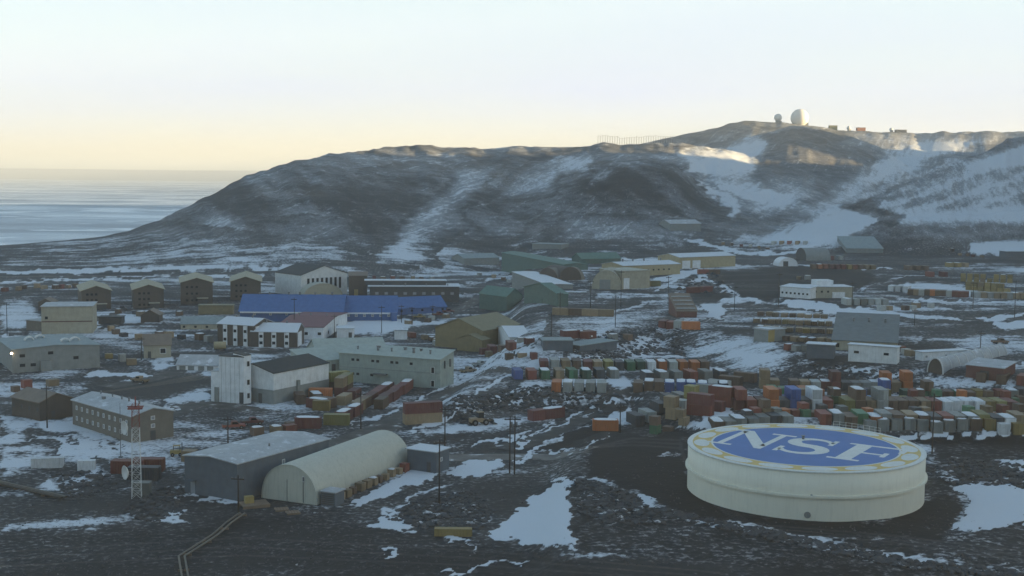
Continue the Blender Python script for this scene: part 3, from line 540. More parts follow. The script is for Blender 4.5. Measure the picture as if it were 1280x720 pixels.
def gravel():
    """loose stones on the bare foreground and the pad"""
    rr = np.random.default_rng(5); n = 5200; px = rr.uniform(-40, 1320, n); py = 575+150*rr.uniform(0, 1, n)**0.8; V = []; F = []
    pts = np.array([plane(a_, b_, 1.0) for a_, b_ in zip(px, py)]); keep = fbm(pts[:, 0]/9, pts[:, 1]/9, 2, 90) > 0.42; keep &= paint(px, py, [q_ for q_ in SNOW_POLY if q_[1] > .7], [q_ for q_ in SNOW_LINE if q_[1] > .7]) < .03; keep &= np.hypot(pts[:, 0]-TANKXY[0], pts[:, 1]-TANKXY[1]) > 24; pts = pts[keep]; z = H(pts[:, 0], pts[:, 1])
    for (x, y, _), zz in zip(pts, z):
        s = rr.uniform(.10, .24)*(2.0 if rr.random() < .06 else 1); i = len(V); a = rr.uniform(0, 6.28)
        for k in range(5):
            t = a+k*1.2566; q = s*rr.uniform(.7, 1.3); V.append((x+q*math.cos(t), y+q*math.sin(t), zz-.03))
        V.append((x+rr.uniform(-.3, .3)*s, y+rr.uniform(-.3, .3)*s, zz+s*rr.uniform(.6, 1.2)))
        F += [(i+k, i+(k+1) % 5, i+5) for k in range(5)]
    me = bpy.data.meshes.new('gravel'); me.from_pydata(V, [], F); me.materials.append(mat('gravel_stone', (0.10, 0.102, 0.108), rough=.9, var=.7, scale=.35, dirt=.0, snow=.26)); o = bpy.data.objects.new('gravel', me); COL.objects.link(o); o['kind'] = 'stuff'
TANKXY = tuple(plane(1005, 612, 3.0)[:2])
gravel()
# ------------------------------------------------------------------ building kit
def frame(A, B, side=None, pxC=None, W=None):
    """A, B: picture points of the two ends of the near base edge, A on the left. The other direction runs away from the camera."""
    a = at(*A); b = at(*B); z = min(a[2], b[2]); d = b[:2]-a[:2]; L = float(np.hypot(*d)); ux = d/L; uy = np.array([-ux[1], ux[0]])
    if W is None:
        s = a[:2] if side == 'L' else b[:2]
        ws = np.linspace(1, 90, 900); P = np.stack([s[0]+uy[0]*ws, s[1]+uy[1]*ws, np.full_like(ws, z)], -1)
        W = float(ws[np.argmin(np.abs(proj(P)[0]-pxC))])
    return dict(o=np.array([a[0], a[1], z]), L=L, W=W, ux=ux, uy=uy, rz=math.atan2(ux[1], ux[0]))
def fpt(F, x, y, z=0): return np.array([F['o'][0]+F['ux'][0]*x+F['uy'][0]*y, F['o'][1]+F['ux'][1]*x+F['uy'][1]*y, F['o'][2]+z])
def rise(F, x, y, py): return float(z_at(fpt(F, x, y), py))
def root_of(F, name, label, cat='building', group=None): return thing(name, label, cat, tuple(F['o']), F['rz'], group)
def rel(F, G, mb):
    """write geometry given in frame F in the local axes of frame G"""
    if F is G: return mb
    c, s = math.cos(F['rz']-G['rz']), math.sin(F['rz']-G['rz']); d = F['o']-G['o']
    cg, sg = math.cos(-G['rz']), math.sin(-G['rz']); dx, dy = d[0]*cg-d[1]*sg, d[0]*sg+d[1]*cg
    mb.v = [(x*c-y*s+dx, x*s+y*c+dy, z+d[2]) for x, y, z in mb.v]; return mb
def gable(root, G, F, he, hr, ridge, wall, roof, ov=0.35, th=0.22, base=-1.2, names=('wall', 'roof')):
    """ridge 'L': along the front; 'W': away from it; 'F': flat; 'S': single slope falling to the front"""
    L, W = F['L'], F['W']; mb = MB(); rb = MB()
    if ridge == 'L':
        mb.prism([(0, base), (W, base), (W, he), (W/2, he+hr), (0, he)], 0, L, axis='x')
        k = hr/(W/2)
        for y0, y1, z0, z1 in ((-ov, W/2, he-ov*k, he+hr), (W/2, W+ov, he+hr, he-ov*k)):
            rb.prism([(y0, z0+.03), (y1, z1+.03), (y1, z1+th), (y0, z0+th)], -ov, L+ov, axis='x')
    elif ridge == 'W':
        mb.prism([(0, base), (L, base), (L, he), (L/2, he+hr), (0, he)], 0, W)
        k = hr/(L/2)
        for x0, x1, z0, z1 in ((-ov, L/2, he-ov*k, he+hr), (L/2, L+ov, he+hr, he-ov*k)):
            rb.prism([(x0, z0+.03), (x1, z1+.03), (x1, z1+th), (x0, z0+th)], -ov, W+ov)
    elif ridge == 'S':
        mb.prism([(0, base), (W, base), (W, he+hr), (0, he)], 0, L, axis='x')
        rb.prism([(-ov, he-ov*hr/W+.03), (W+ov, he+hr+ov*hr/W+.03), (W+ov, he+hr+ov*hr/W+th), (-ov, he-ov*hr/W+th)], -ov, L+ov, axis='x')
    else:
        mb.box(0, L, 0, W, base, he); rb.box(-ov, L+ov, -ov, W+ov, he+.03, he+th)
    a = rel(F, G, mb).build(names[0], M(wall), root); b = rel(F, G, rb).build(names[1], M(roof), root)
    return a, b
def arch(root, G, F, h, wall, roof, seg=18, names=('wall', 'roof'), ridge='W', over=0.15, base=-0.8):
    L, W = (F['L'], F['W']) if ridge == 'W' else (F['W'], F['L']); mb = MB(); rb = MB()
    pr = [(L/2+L/2*math.cos(math.pi*i/seg), h*math.sin(math.pi*i/seg)**0.85) for i in range(seg+1)]
    out = [(L/2+(L/2+.12)*math.cos(math.pi*i/seg), (h+.12)*math.sin(math.pi*i/seg)**0.85) for i in range(seg+1)]
    mb.prism([(L, base)]+pr+[(0, base)], 0, W, axis='y' if ridge == 'W' else 'x')
    k = seg+1; y0, y1 = -over, W+over; ax = (lambda a, y, z: (a, y, z)) if ridge == 'W' else (lambda a, y, z: (y, a, z))
    ny = max(1, int(W/4)); ys = [y0+(y1-y0)*j/ny for j in range(ny+1)]
    for y in ys: rb.v += [ax(a, y, z+.02) for a, z in out]
    for j in range(ny):
        for i in range(seg): rb.f.append((j*k+i, j*k+i+1, (j+1)*k+i+1, (j+1)*k+i)); rb.m.append(0); rb.sm.append(True)
    for y in (y0, y1):                                               # the shell's thickness at both ends
        b_ = len(rb.v); rb.v += [ax(a, y, z+.02) for a, z in pr]+[ax(a, y, z+.02) for a, z in out]
        for i in range(seg): rb.f.append((b_+i, b_+i+1, b_+k+i+1, b_+k+i)); rb.m.append(0); rb.sm.append(False)
    return rel(F, G, mb).build(names[0], M(wall), root), rel(F, G, rb).build(names[1], M(roof), root)
def panel(root, G, F, face, s, z, w_, h_, m='window_glass', name='window', out=0.06, frame_m='white_paint', fr=0.0, parent=None):
    """a box on a wall face: 'F' front (s along it), 'R' right end, 'L' left end; s, z = centre"""
    mb = MB(); L, W = F['L'], F['W']; x0, x1, z0, z1 = s-w_/2, s+w_/2, z-h_/2, z+h_/2
    def bx(x0, x1, z0, z1, o0, o1, mi):
        if face == 'F': mb.box(x0, x1, -o1, -o0, z0, z1, mi)
        elif face == 'R': mb.box(L+o0, L+o1, x0, x1, z0, z1, mi)
        else: mb.box(-o1, -o0, x0, x1, z0, z1, mi)
    if fr:
        bx(x0, x0+fr, z0, z1, 0, out+.05, 1); bx(x1-fr, x1, z0, z1, 0, out+.05, 1); bx(x0+fr, x1-fr, z1-fr, z1, 0, out+.05, 1); bx(x0+fr, x1-fr, z0, z0+fr, 0, out+.05, 1)
        bx(x0+fr, x1-fr, z0+fr, z1-fr, 0, out, 0)
        return rel(F, G, mb).build(name, [M(m), M(frame_m)], root)
    bx(x0, x1, z0, z1, 0, out, 0)
    return rel(F, G, mb).build(name, M(m), root)
def row(root, G, F, face, n, z, w_, h_, m='window_glass', name='window', s0=None, s1=None, **kw):
    T = F['L'] if face == 'F' else F['W']; s0 = T*0.08 if s0 is None else s0*T; s1 = T*0.92 if s1 is None else s1*T
    for i in range(n): panel(root, G, F, face, s0+(s1-s0)*(i/(n-1) if n > 1 else 0.5), z, w_, h_, m, name, **kw)
def house(name, label, A, B, side=None, pxC=None, W=None, eave=None, eave_at='B', he=None, ridge='L', peak=None, hr=1.5, wall='tan_wall', roof='pale_roof', cat='building', group=None, **kw):
    F = frame(A, B, side, pxC, W); r = root_of(F, name, label, cat, group)
    if he is None: he = rise(F, F['L'] if eave_at == 'B' else 0, 0, eave)
    if peak is not None: hr = max(0.2, (rise(F, F['L']/2, F['W']/2, peak) if ridge == 'L' else rise(F, F['L']/2, 0, peak))-he)
    gable(r, F, F, he, hr, ridge, wall, roof, **kw)
    F['he'] = he; F['hr'] = hr; return r, F
def wing(root, G, A, B, side=None, pxC=None, W=None, eave=None, eave_at='B', he=None, ridge='L', peak=None, hr=1.5, wall='tan_wall', roof='pale_roof', **kw):
    F = frame(A, B, side, pxC, W)
    if he is None: he = rise(F, F['L'] if eave_at == 'B' else 0, 0, eave)
    if peak is not None: hr = max(0.2, (rise(F, F['L']/2, F['W']/2, peak) if ridge == 'L' else rise(F, F['L']/2, 0, peak))-he)
    gable(root, G, F, he, hr, ridge, wall, roof, **kw); F['he'] = he; return F
def vents(r, F, n, y, z, rad=.3, h=1.0, s0=.08, s1=.92):
    for i in range(n):
        x = F['L']*(s0+(s1-s0)*(i+RND.uniform(.2, .8))/n); k = RND.uniform(.7, 1.3); v = MB().tube((x, y, z-.4), (x, y, z+h*k), rad*k, n=10).build('roof_vent', M('steel'), r); MB().tube((x, y, z+h*k+.004), (x, y, z+h*k+.18), rad*k*1.5, n=10).build('vent_cap', M('steel'), v)
# ------------------------------------------------------------------ the painted tank
def storage_tank():
    el = plane(858, 553, 0)
    # centre of the base: front of the base is at row 650, sides at columns 858 and 1157
    zb = 3.0; front = plane(1003, 650.5, zb); D = None
    best = None
    for rad in np.arange(16, 24, 0.1):
        c = front[:2]*(1+rad/np.hypot(*front[:2])); q = np.linspace(0, 2*math.pi, 200)
        p = proj(np.stack([c[0]+rad*np.cos(q), c[1]+rad*np.sin(q), np.full(200, zb+8)], -1))[0]
        e = abs((p.max()-p.min())-298)
        if best is None or e < best[0]: best = (e, rad, c)
    _, r, c = best
    h = z_at(np.array([c[0]-0.0, c[1], zb]), 557.5)
    t = thing('storage_tank', 'huge cream painted fuel tank with a blue lettered roof disc and gold ring', 'storage tank', (c[0], c[1], zb), 0)
    zb0 = -0.8
    MB().lathe([(r, zb0), (r, h*0.47)], 96).lathe([(r, h*0.53), (r, h), (r-.02, h)], 96).build('shell', M('tank_paint'), t)
    MB().lathe([(r-.05, h*0.47), (r+.42, h*0.475), (r+.42, h*0.525), (r-.05, h*0.53)], 96, smooth=False).build('wind_girder', M('tank_paint'), t)
    MB().lathe([(r-.05, h-.12), (r+.12, h-.12), (r+.12, h+.05), (r-.25, h+.05)], 96, smooth=False).build('rim', M('tank_white'), t)
    dome = lambda q: h+0.06
    def ringmb(r0, r1, dz, k=6, n=96):
        return MB().lathe([(r1+(r0-r1)*i/k, dome(r1+(r0-r1)*i/k)+dz) for i in range(k+1)], n)
    ringmb(0.01, r-.1, 0, 12).build('roof', M('tank_white'), t)
    ringmb(r*0.802, r*0.960, 0.006).build('gold_ring', M('tank_gold'), t)
    ringmb(0.01, r*0.785, 0.006, 12).build('blue_disc', M('tank_blue'), t)
    rot0 = R(-13.6-18.5)
    N = 16
    for i in range(N):
        a = 2*math.pi*(i+0.5)/N+R(6); mb = MB(); rm = r*0.885; pts = []
        for j in range(20):
            b = 2*math.pi*j/20; da = 0.83*(math.pi/N)*math.cos(b); rr = rm+r*0.067*math.sin(b)
            pts.append((rr*math.cos(a+da), rr*math.sin(a+da), dome(rr)+0.016))
        mb.face(pts); mb.build('white_medallion', M('tank_white'), t)
    # letters, flat paint in plates a centimetre proud
    ca, sa = math.cos(rot0), math.sin(rot0)
    def letter(nm, polys, ox, s=1.0):
        mb = MB()
        for p in polys:
            q = []
            for x, y in p:
                X, Y = ox+x*s, y*s*1.0; X, Y = X*ca-Y*sa, X*sa+Y*ca; q.append((X, Y, dome(math.hypot(X, Y))+0.018))
            mb.face(q)
        mb.build(nm, M('tank_white'), t)
    S = r/21.5*1.19; hgt = 12.5*S; b0 = -hgt/2
    def rect(x0, x1, y0, y1): return [(x0*S, b0+y0*S), (x1*S, b0+y0*S), (x1*S, b0+y1*S), (x0*S, b0+y1*S)]
    letter('letter_n', [rect(1.2, 2.2, 0.9, 11.6), rect(-0.3, 3.7, 0, 0.9), [(-0.2*S, b0+12.5*S), (-0.2*S, b0+11.6*S), (1.2*S, b0+11.6*S), (7.6*S, b0), (8.7*S, b0), (8.7*S, b0+2.2*S), (2.9*S, b0+12.5*S)],
                        rect(7.7, 8.7, 2.2, 11.6), rect(6.2, 10.2, 11.6, 12.5)], -13.6*S)
    sp = []
    for i in range(33):                                              # a serif S as a ribbon along its spine
        q = i/32
        if q < 0.5: a = R(20+q*2*250); cx, cy, rx, ry = 0, 9.1, 2.9, 2.7
        else: a = R(90-(q-0.5)*2*250); cx, cy, rx, ry = 0, 3.5, 3.2, 2.9
        sp.append((cx+rx*math.cos(a), cy+ry*math.sin(a)))
    sp = [p for i, p in enumerate(sp)]
    polys = []
    for i in range(len(sp)-1):
        def off(k):
            a_ = sp[max(k-1, 0)]; b_ = sp[min(k+1, len(sp)-1)]; dx, dy = b_[0]-a_[0], b_[1]-a_[1]; l = math.hypot(dx, dy)+1e-6
            wd = 0.45+0.75*math.sin(math.pi*k/(len(sp)-1))**1.5
            return (-dy/l*wd, dx/l*wd)
        o0, o1 = off(i), off(i+1)
        polys.append([((sp[i][0]-o0[0])*S, b0+(sp[i][1]-o0[1])*S), ((sp[i+1][0]-o1[0])*S, b0+(sp[i+1][1]-o1[1])*S), ((sp[i+1][0]+o1[0])*S, b0+(sp[i+1][1]+o1[1])*S), ((sp[i][0]+o0[0])*S, b0+(sp[i][1]+o0[1])*S)])
    polys += [rect(2.5, 3.3, 8.4, 12.3), rect(-3.6, -2.8, 0.3, 4.2)]
    letter('letter_s', polys, 0.4*S)
    letter('letter_f', [rect(1.2, 3.6, 0.9, 11.6), rect(0, 4.9, 0, 0.9), rect(0, 9.2, 11.6, 12.5), rect(8.3, 9.2, 8.9, 11.6), rect(3.6, 6.6, 5.9, 6.8), rect(6.6, 7.4, 4.8, 7.9)], 5.4*S)
    mb = MB()
    for k in range(9):                                               # guard rail at the far side of the roof
        a = R(62)-k*R(3.4); p = ((r-.2)*math.cos(a), (r-.2)*math.sin(a)); mb.tube((*p, h), (*p, h+1.15), .035, n=6)
        if k:
            for zz in (0.55, 1.1): mb.tube((*q, h+zz), (*p, h+zz), .03, n=6)
        q = p
    mb.build('guard_rail', M('tank_white'), t)
    MB().tube((r*.05, r*.28, dome(r*.28)), (r*.05, r*.28, dome(r*.28)+.6), .25, n=12).tube((r*.05, r*.28, dome(r*.28)+.6), (r*.05, r*.28, dome(r*.28)+.7), .4, n=12).build('roof_vent', M('steel'), t)
    an = math.atan2(-c[1], -c[0]+9)
    for k, (aa, zz, rr_) in enumerate(((an, 1.0, .55), (an+R(1.5), 4.3, .22))):
        px_, py_ = math.cos(aa), math.sin(aa); MB().tube((px_*(r-.1), py_*(r-.1), zz), (px_*(r+.22), py_*(r+.22), zz), rr_, n=16).build('manway' if k == 0 else 'gauge', M('grey_wall'), t)
    return c, r, h
TANK = storage_tank()
# ------------------------------------------------------------------ named buildings, near ones first
r, F = house('warehouse', 'slate blue metal warehouse with a pale low gable roof beside the fabric tent', (231,615), (297,627), 'R', 411, eave=580.5, ridge='W', peak=571, wall='slate_wall', roof='pale_roof', cat='warehouse')
panel(r, F, F, 'R', F['W']*0.48, F['he']*0.72, 0.8, 1.0, 'pale_glass', fr=.12); panel(r, F, F, 'F', F['L']*0.16, 1.2, 1.1, 2.4, 'pale_glass', 'door')
MB().box(F['L']*.1, F['L']*.23, -1.1, -.05, 2.55, 2.75).build('door_canopy', M('slate_wall'), r)
MB().tube((F['L']*.7, F['W']*.5, F['he']+F['hr']*.6), (F['L']*.7, F['W']*.5, F['he']+F['hr']+.5), .18).build('roof_vent', M('steel'), r)
F = frame((328,622), (396,631), 'R', 512); r = root_of(F, 'fabric_tent', 'cream fabric arch tent with rounded ends in front of the slate warehouse', 'tent')
h = rise(F, F['L']/2, 0, 581.5); arch(r, F, F, h, 'tent_fabric', 'tent_fabric', 24, ('end_wall', 'cover'))
panel(r, F, F, 'F', F['L']*.46, h*.30, .08, h*.6, 'steel', 'door_rail'); panel(r, F, F, 'F', F['L']*.76, h*.37, .1, h*.72, 'steel', 'door_rail'); panel(r, F, F, 'F', F['L']*.61, h*.30, 3.2, h*.56, 'tent_fabric', 'roller_door', out=.08)
panel(r, F, F, 'F', F['L']*.76, h*.66, .5, 1.0, 'window_glass', 'vent_window', fr=.1)
TENT = F
mb = MB()
r, F = house('shed', 'small grey shed with a flat snowy roof behind the fabric tent', (509,587), (545,592), 'R', 561, eave=566, ridge='F', wall='slate_wall', roof='snow_roof', cat='shed')
panel(r, F, F, 'R', F['W']*.4, F['he']*.6, .8, .8, 'pale_glass', fr=.1); panel(r, F, F, 'F', F['L']*.75, 1.1, .9, 2.1, 'dark_wall', 'door')
r, F = house('lodge', 'brown wood sided lodge with a tan gable roof at the left edge', (15,519), (50,527), 'R', 91, eave=503.5, ridge='L', peak=488, wall='brown_wall', roof='brown_roof')
row(r, F, F, 'F', 4, F['he']*.6, .8, 1.0, 'dark_wall'); panel(r, F, F, 'R', F['W']*.4, 1.1, 1.0, 2.1, 'dark_wall', 'door')
r, F = house('dormitory', 'long tan two storey dormitory with pale roof behind the lattice mast', (91,531), (165,554), 'R', 217, eave=521, ridge='L', peak=500, wall='tan_wall', roof='pale_roof')
vents(r, F, 5, F['W']*.5, F['he']+F['hr']+.2, .22, .6)
for z in (.32, .74): row(r, F, F, 'F', 10, F['he']*z, .75, 1.0, 'pale_glass', fr=.12)
for z in (.25, .55, .85): panel(r, F, F, 'R', F['W']*.5, F['he']*z, 1.0, .9, 'pale_glass', fr=.1)
panel(r, F, F, 'R', F['W']*.5, 1.1, 1.2, 2.2, 'dark_wall', 'door', out=.12); MB().box(F['L']*.3, F['L']*.33, F['W']*.3, F['W']*.36, F['he']+F['hr']*.4, F['he']+F['hr']*.6+.9).build('chimney', M('steel'), r)
# white block and dark roofed store
r, F = house('tower_block', 'tall white panelled block with a stair tower, left of the dark roof', (274,503), (305,505), 'R', 310, eave=447, ridge='F', wall='white_panel', roof='dark_roof', ov=.1)
hT = F['he']; F2 = wing(r, F, (305.3,505), (314,504), W=6, eave=444, ridge='F', wall='white_panel', roof='dark_roof', ov=.1)
for z in (.17, .46, .86): panel(r, F, F2, 'F', F2['L']*.6, hT*z, .9, 1.5, 'window_glass', fr=.1)
F3 = wing(r, F, (264,502), (273.8,503), W=8, he=hT*.66, ridge='F', wall='white_panel', roof='pale_roof', ov=.1)
panel(r, F, F, 'F', F['L']*.9, 1.5, 1.2, 3.0, 'dark_wall', 'door'); panel(r, F, F3, 'F', F3['L']*.75, 2.0, F3['L']*.5, 4.0, 'grey_wall', 'service_door', out=.3)
for i in range(5): panel(r, F, F, 'F', F['L']*(.1+.18*i), hT*.5, .06, hT*.98, 'grey_wall', 'panel_joint', out=.03)
r, F = house('cold_store', 'white over grey store with a dark low gable roof beside the tower block', (289,499), (342,506), 'R', 411, eave=467, ridge='W', hr=1.9, wall='white_wall', roof='dark_roof', ov=.25)
hs_ = F['he']*.46
mb = MB(); mb.box(-.12, F['L']+.12, -.12, -.0, -1, hs_); mb.box(F['L']+.0, F['L']+.12, 0.002, F['W'], -1, hs_); mb.build('grey_plinth', M('grey_wall'), r)
panel(r, F, F, 'R', F['W']*.42, hs_*.7, 1.0, hs_*1.4, 'grey_wall', 'exhaust_stack', out=.6); panel(r, F, F, 'F', F['L']*.7, 1.3, 1.2, 2.6, 'dark_wall', 'door', out=.16)
r, F = house('quonset_garage', 'low white garage with roller doors behind the tall white block', (221,463), (272,464), W=9, eave=457, ridge='L', peak=444, wall='white_panel', roof='pale_roof', cat='garage')
for s in (.14, .35, .6, .82): panel(r, F, F, 'F', F['L']*s, F['he']*.45, F['L']*.15, F['he']*.75, 'grey_wall', 'roller_door')
r, F = house('laboratory', 'large pale green two storey block with small paired windows by the container road', (424,476), (550,486), 'R', 567, eave=450, ridge='S', hr=1.5, wall='pale_green_wall', roof='pale_green_roof')
vents(r, F, 5, F['W']*.45, F['he']+.9); vents(r, F, 3, F['W']*.7, F['he']+1.2, .5, .7)
for s in (.14, .19, .34, .39, .53, .58, .72): panel(r, F, F, 'F', F['L']*s, F['he']*.80, .9, .7)
for s in (.14, .19, .33): panel(r, F, F, 'F', F['L']*s, F['he']*.30, .9, .7)
for z in (.62, .16): panel(r, F, F, 'F', F['L']*.93, F['he']*z, 1.1, 1.9, 'window_glass', 'door', fr=.1)
panel(r, F, F, 'F', F['L']*.5, F['he']*.52, F['L']*.98, .12, 'grey_wall', 'floor_band', out=.08)
for s in (.3, .7): panel(r, F, F, 'R', F['W']*s, F['he']*.8, .5, 2.2, 'steel', 'vent_pipe', out=.4)
panel(r, F, F, 'F', F['L']*.42, F['he']*.36, 4.5, .3, 'steel', 'canopy', out=1.2)
F2 = wing(r, F, (398,466), (486,463), W=24, eave=447, eave_at='A', ridge='L', peak=423, wall='pale_green_wall', roof='pale_green_roof'); panel(r, F, F2, 'F', F2['L']*.08, F2['he']*.5, 2.2, 3.0, 'dark_wall', 'door')
F2 = wing(r, F, (384,478), (431,474), W=12, eave=449, ridge='S', hr=2, wall='pale_green_wall', roof='pale_green_roof'); panel(r, F, F2, 'F', F2['L']*.7, F2['he']*.5, 1.2, F2['he']*.6, 'dark_wall', 'door')
# brown houses with white pillars
for nm, lab, A, B, ev, pk, Wd, n, rt in (('barracks', 'brown barracks with three white window bays and a snowy roof, left of its twin', (272,431), (317,434), 407.5, 397, 13, 3, .5),
                                  ('barracks', 'brown barracks with white window bays, right of its twin and below the maroon roof', (314,434), (371,435), 415.5, 404, 12, 3, .5)):
    r, F = house(nm, lab, A, B, W=Wd, eave=ev, ridge='L', peak=pk, wall='brown_wall', roof='snow_roof', group='brown barracks with white bays')
    for i, s in enumerate((.22, .5, .78)):
        panel(r, F, F, 'F', F['L']*s, F['he']*.5, 1.6, F['he']*.96, 'white_panel', 'window_bay', out=.25)
        for z in (.3, .72): 
            o = MB(); o.box(F['L']*s-.55, F['L']*s+.55, -.32, -.252, F['he']*z-.5, F['he']*z+.5); o.build('window', M('window_glass'), r)
    panel(r, F, F, 'R', F['W']*.35, F['he']*.5, F['W']*.5, F['he']*.9, 'white_panel', 'end_bay', out=.15)
    for s in (.25, .7): MB().tube((F['L']*s, F['W']*.5, F['he']+F['hr']-.1), (F['L']*s, F['W']*.5, F['he']+F['hr']+.9), .3).build('roof_vent', M('steel'), r)
r, F = house('hall', 'pale walled hall with a maroon red metal roof in front of the blue building', (345,424), (404,425), 'R', 434, eave=409.5, ridge='L', peak=395, wall='white_panel', roof='maroon_roof')
vents(r, F, 3, F['W']*.5, F['he']+F['hr']+.2, .2, .7)
row(r, F, F, 'F', 4, F['he']*.5, 1.2, 1.0); panel(r, F, F, 'R', F['W']*.55, 1.3, 2.0, 2.6, 'dark_wall', 'door'); panel(r, F, F, 'R', F['W']*.2, 1.6, 1.0, 1.2)
r, F = house('annex', 'white flat roofed annex on the snow right of the maroon roof', (421,423), (442,423), W=8, eave=411, ridge='F', wall='white_panel', roof='snow_roof')
panel(r, F, F, 'F', F['L']*.8, 1.1, 1.2, 2.2, 'dark_wall', 'door')
# the long blue building
r, F = house('blue_hall', 'long bright blue building of three stepped gable roofs', (300,402), (428,403), W=19, eave=389.5, ridge='L', peak=368.5, wall='blue_wall', roof='blue_roof', ov=.6)
vents(r, F, 6, F['W']*.5, F['he']+F['hr']+.2, .35, .8)
row(r, F, F, 'F', 6, F['he']*.72, 1.0, 1.0, 'pale_glass', fr=.12, s0=.14, s1=.93)
MB().box(0.2, F['L']-.2, -1.25, -.64, F['he']-.75, F['he']-.25).build('snow_guard', M('snow_cover'), r)
F2 = wing(r, F, (428.5,401.5), (496,401.5), W=17, eave=390, ridge='L', peak=370, wall='blue_wall', roof='blue_roof', ov=.5); row(r, F, F2, 'F', 6, F2['he']*.62, 1.1, 1.0, 'pale_glass', fr=.12, s0=.1, s1=.85)
panel(r, F, F2, 'F', F2['L']*.95, F2['he']*.5, F2['L']*.11, F2['he'], 'blue_wall', 'porch', out=2.2); rel(F2, F, MB().box(.2, F2['L']*.88, -1.1, -.54, F2['he']-.7, F2['he']-.2)).build('snow_guard', M('snow_cover'), r)
F3 = wing(r, F, (497,394), (558,391), W=13, eave=383, ridge='L', peak=371, wall='blue_wall', roof='blue_roof', ov=.4); row(r, F, F3, 'F', 5, F3['he']*.6, 1, .9, 'window_glass')
# gymnasium and the little quonset before it
r, F = house('gymnasium', 'tall pale gymnasium with eight dark strip windows in its gable', (376,371), (434,367.4), 'L', 344, eave=341.5, ridge='W', peak=332.5, wall='white_wall', roof='dark_roof')
row(r, F, F, 'F', 8, F['he']*.58, 1.3, F['he']*.52, s0=.16, s1=.84)
F = frame((379,375), (429,373.5), W=9); r = root_of(F, 'quonset_hut', 'beige rounded quonset hut right in front of the strip windowed gymnasium', 'quonset hut'); arch(r, F, F, rise(F, F['L']/2, 0, 354.5), 'beige_wall', 'beige_roof'); panel(r, F, F, 'F', F['L']*.5, 1.4, 2.6, 2.8, 'grey_wall', 'door')
r, F = house('mess_hall', 'long dark low building with two white roof edges behind the blue building', (462,377), (574,377), W=16, eave=358.5, ridge='F', wall='dark_wall', roof='snow_roof', ov=.8)
vents(r, F, 4, F['W']*.25, F['he']+.24, .3, .8)
row(r, F, F, 'F', 9, F['he']*.55, 1.6, 1.2, 'pale_glass'); mb = MB(); mb.box(-2, F['L']*.86, 6, 14, F['he']+.24, F['he']+2.2); mb.build('clerestory', M('dark_wall'), r); MB().box(-2.5, F['L']*.87, 5.5, 14.5, F['he']+2.23, F['he']+2.5).build('upper_roof', M('snow_roof'), r)
r, F = house('store_house', 'brown flat store with a yellow door between gymnasium and dark low building', (436,372), (459,372), W=14, eave=345, ridge='L', hr=1.5, wall='brown_wall', roof='brown_roof'); panel(r, F, F, 'F', F['L']*.4, 2.5, 2, 3, 'yellow_paint', 'door')
# green metal buildings
r, F = house('green_shed', 'dull green metal shed with dark right end, behind the olive building', (599,386), (633,389), 'R', 653, eave=371, ridge='L', peak=359, wall='green_wall', roof='green_roof', cat='shed', group='green metal sheds')
r, F = house('green_shed', 'green shed with a bright green roof right of the paler shed', (655,380), (697,383), 'R', 710, eave=368, ridge='W', peak=354, wall='green_wall', roof='green_roof', cat='shed', group='green metal sheds'); panel(r, F, F, 'F', F['L']*.5, 2, 4, 4, 'green_wall', 'roller_door', out=.15)
r, F = house('green_shed', 'long pale green shed at the hill foot, left one of the far pair', (627,339), (705,338), W=14, eave=331, ridge='L', peak=321, wall='green_wall', roof='green_roof', cat='shed', group='green metal sheds')
r, F = house('green_shed', 'far green shed with snowy roof edge at the hill foot, right of its pair', (727,330), (776,329), W=13, eave=323, ridge='L', peak=316, wall='green_wall', roof='green_roof', cat='shed', group='green metal sheds')
r, F = house('far_shed', 'weathered grey shed at the hill foot left of the far green sheds', (580,331), (624,331), W=16, eave=322, ridge='L', peak=317, wall='grey_wall', roof='grey_roof', cat='shed')
r, F = house('far_shed', 'grey flat shed low on the hill above the long green shed', (665,312), (701,312), W=14, he=4.0, ridge='F', wall='grey_wall', roof='grey_roof', cat='shed')
r, F = house('hillside_shed', 'wide pale grey building alone on the dark hillside above the yellow hall', (838,289), (876,289), W=16, he=5.5, ridge='L', hr=2.5, wall='grey_wall', roof='pale_roof', cat='shed')
r, F = house('olive_hall', 'olive brown metal hall with a gabled porch, beside the snowy street', (544,433), (603,438), 'R', 649, eave=409, eave_at='A', ridge='W', peak=398.5, wall='olive_wall', roof='olive_roof')
h2 = F['he']; F2 = wing(r, F, (571,438), (602,440.5), W=5, he=h2*.62, ridge='W', hr=1.6, wall='olive_wall', roof='olive_roof'); panel(r, F, F2, 'F', F2['L']*.5, h2*.25, F2['L']*.4, h2*.5, 'olive_wall', 'roller_door', out=.12)
panel(r, F, F, 'R', F['W']*.62, h2*.45, 1.4, 2.4, 'dark_wall', 'door')
F = frame((673,351), (698,351), W=16); r = root_of(F, 'brown_quonset', 'dull brown rounded hut behind the green shed, left one of two joined', 'quonset hut', 'brown rounded huts'); arch(r, F, F, rise(F, F['L']/2, 0, 335), 'brown_wall', 'tan_wall')
F = frame((699,351), (726,350), W=16); r = root_of(F, 'brown_quonset', 'dull brown rounded hut behind the green shed, right one of two joined', 'quonset hut', 'brown rounded huts'); arch(r, F, F, rise(F, F['L']/2, 0, 334), 'brown_wall', 'brown_wall')
F = frame((740,361), (776,362), W=20); r = root_of(F, 'garage_hall', 'beige round roofed hall with a grey bay door below the yellow building', 'building'); arch(r, F, F, rise(F, F['L']/2, 0, 338), 'beige_wall', 'beige_wall'); panel(r, F, F, 'F', F['L']*.45, 2.2, 5, 4.4, 'grey_wall', 'bay_door')
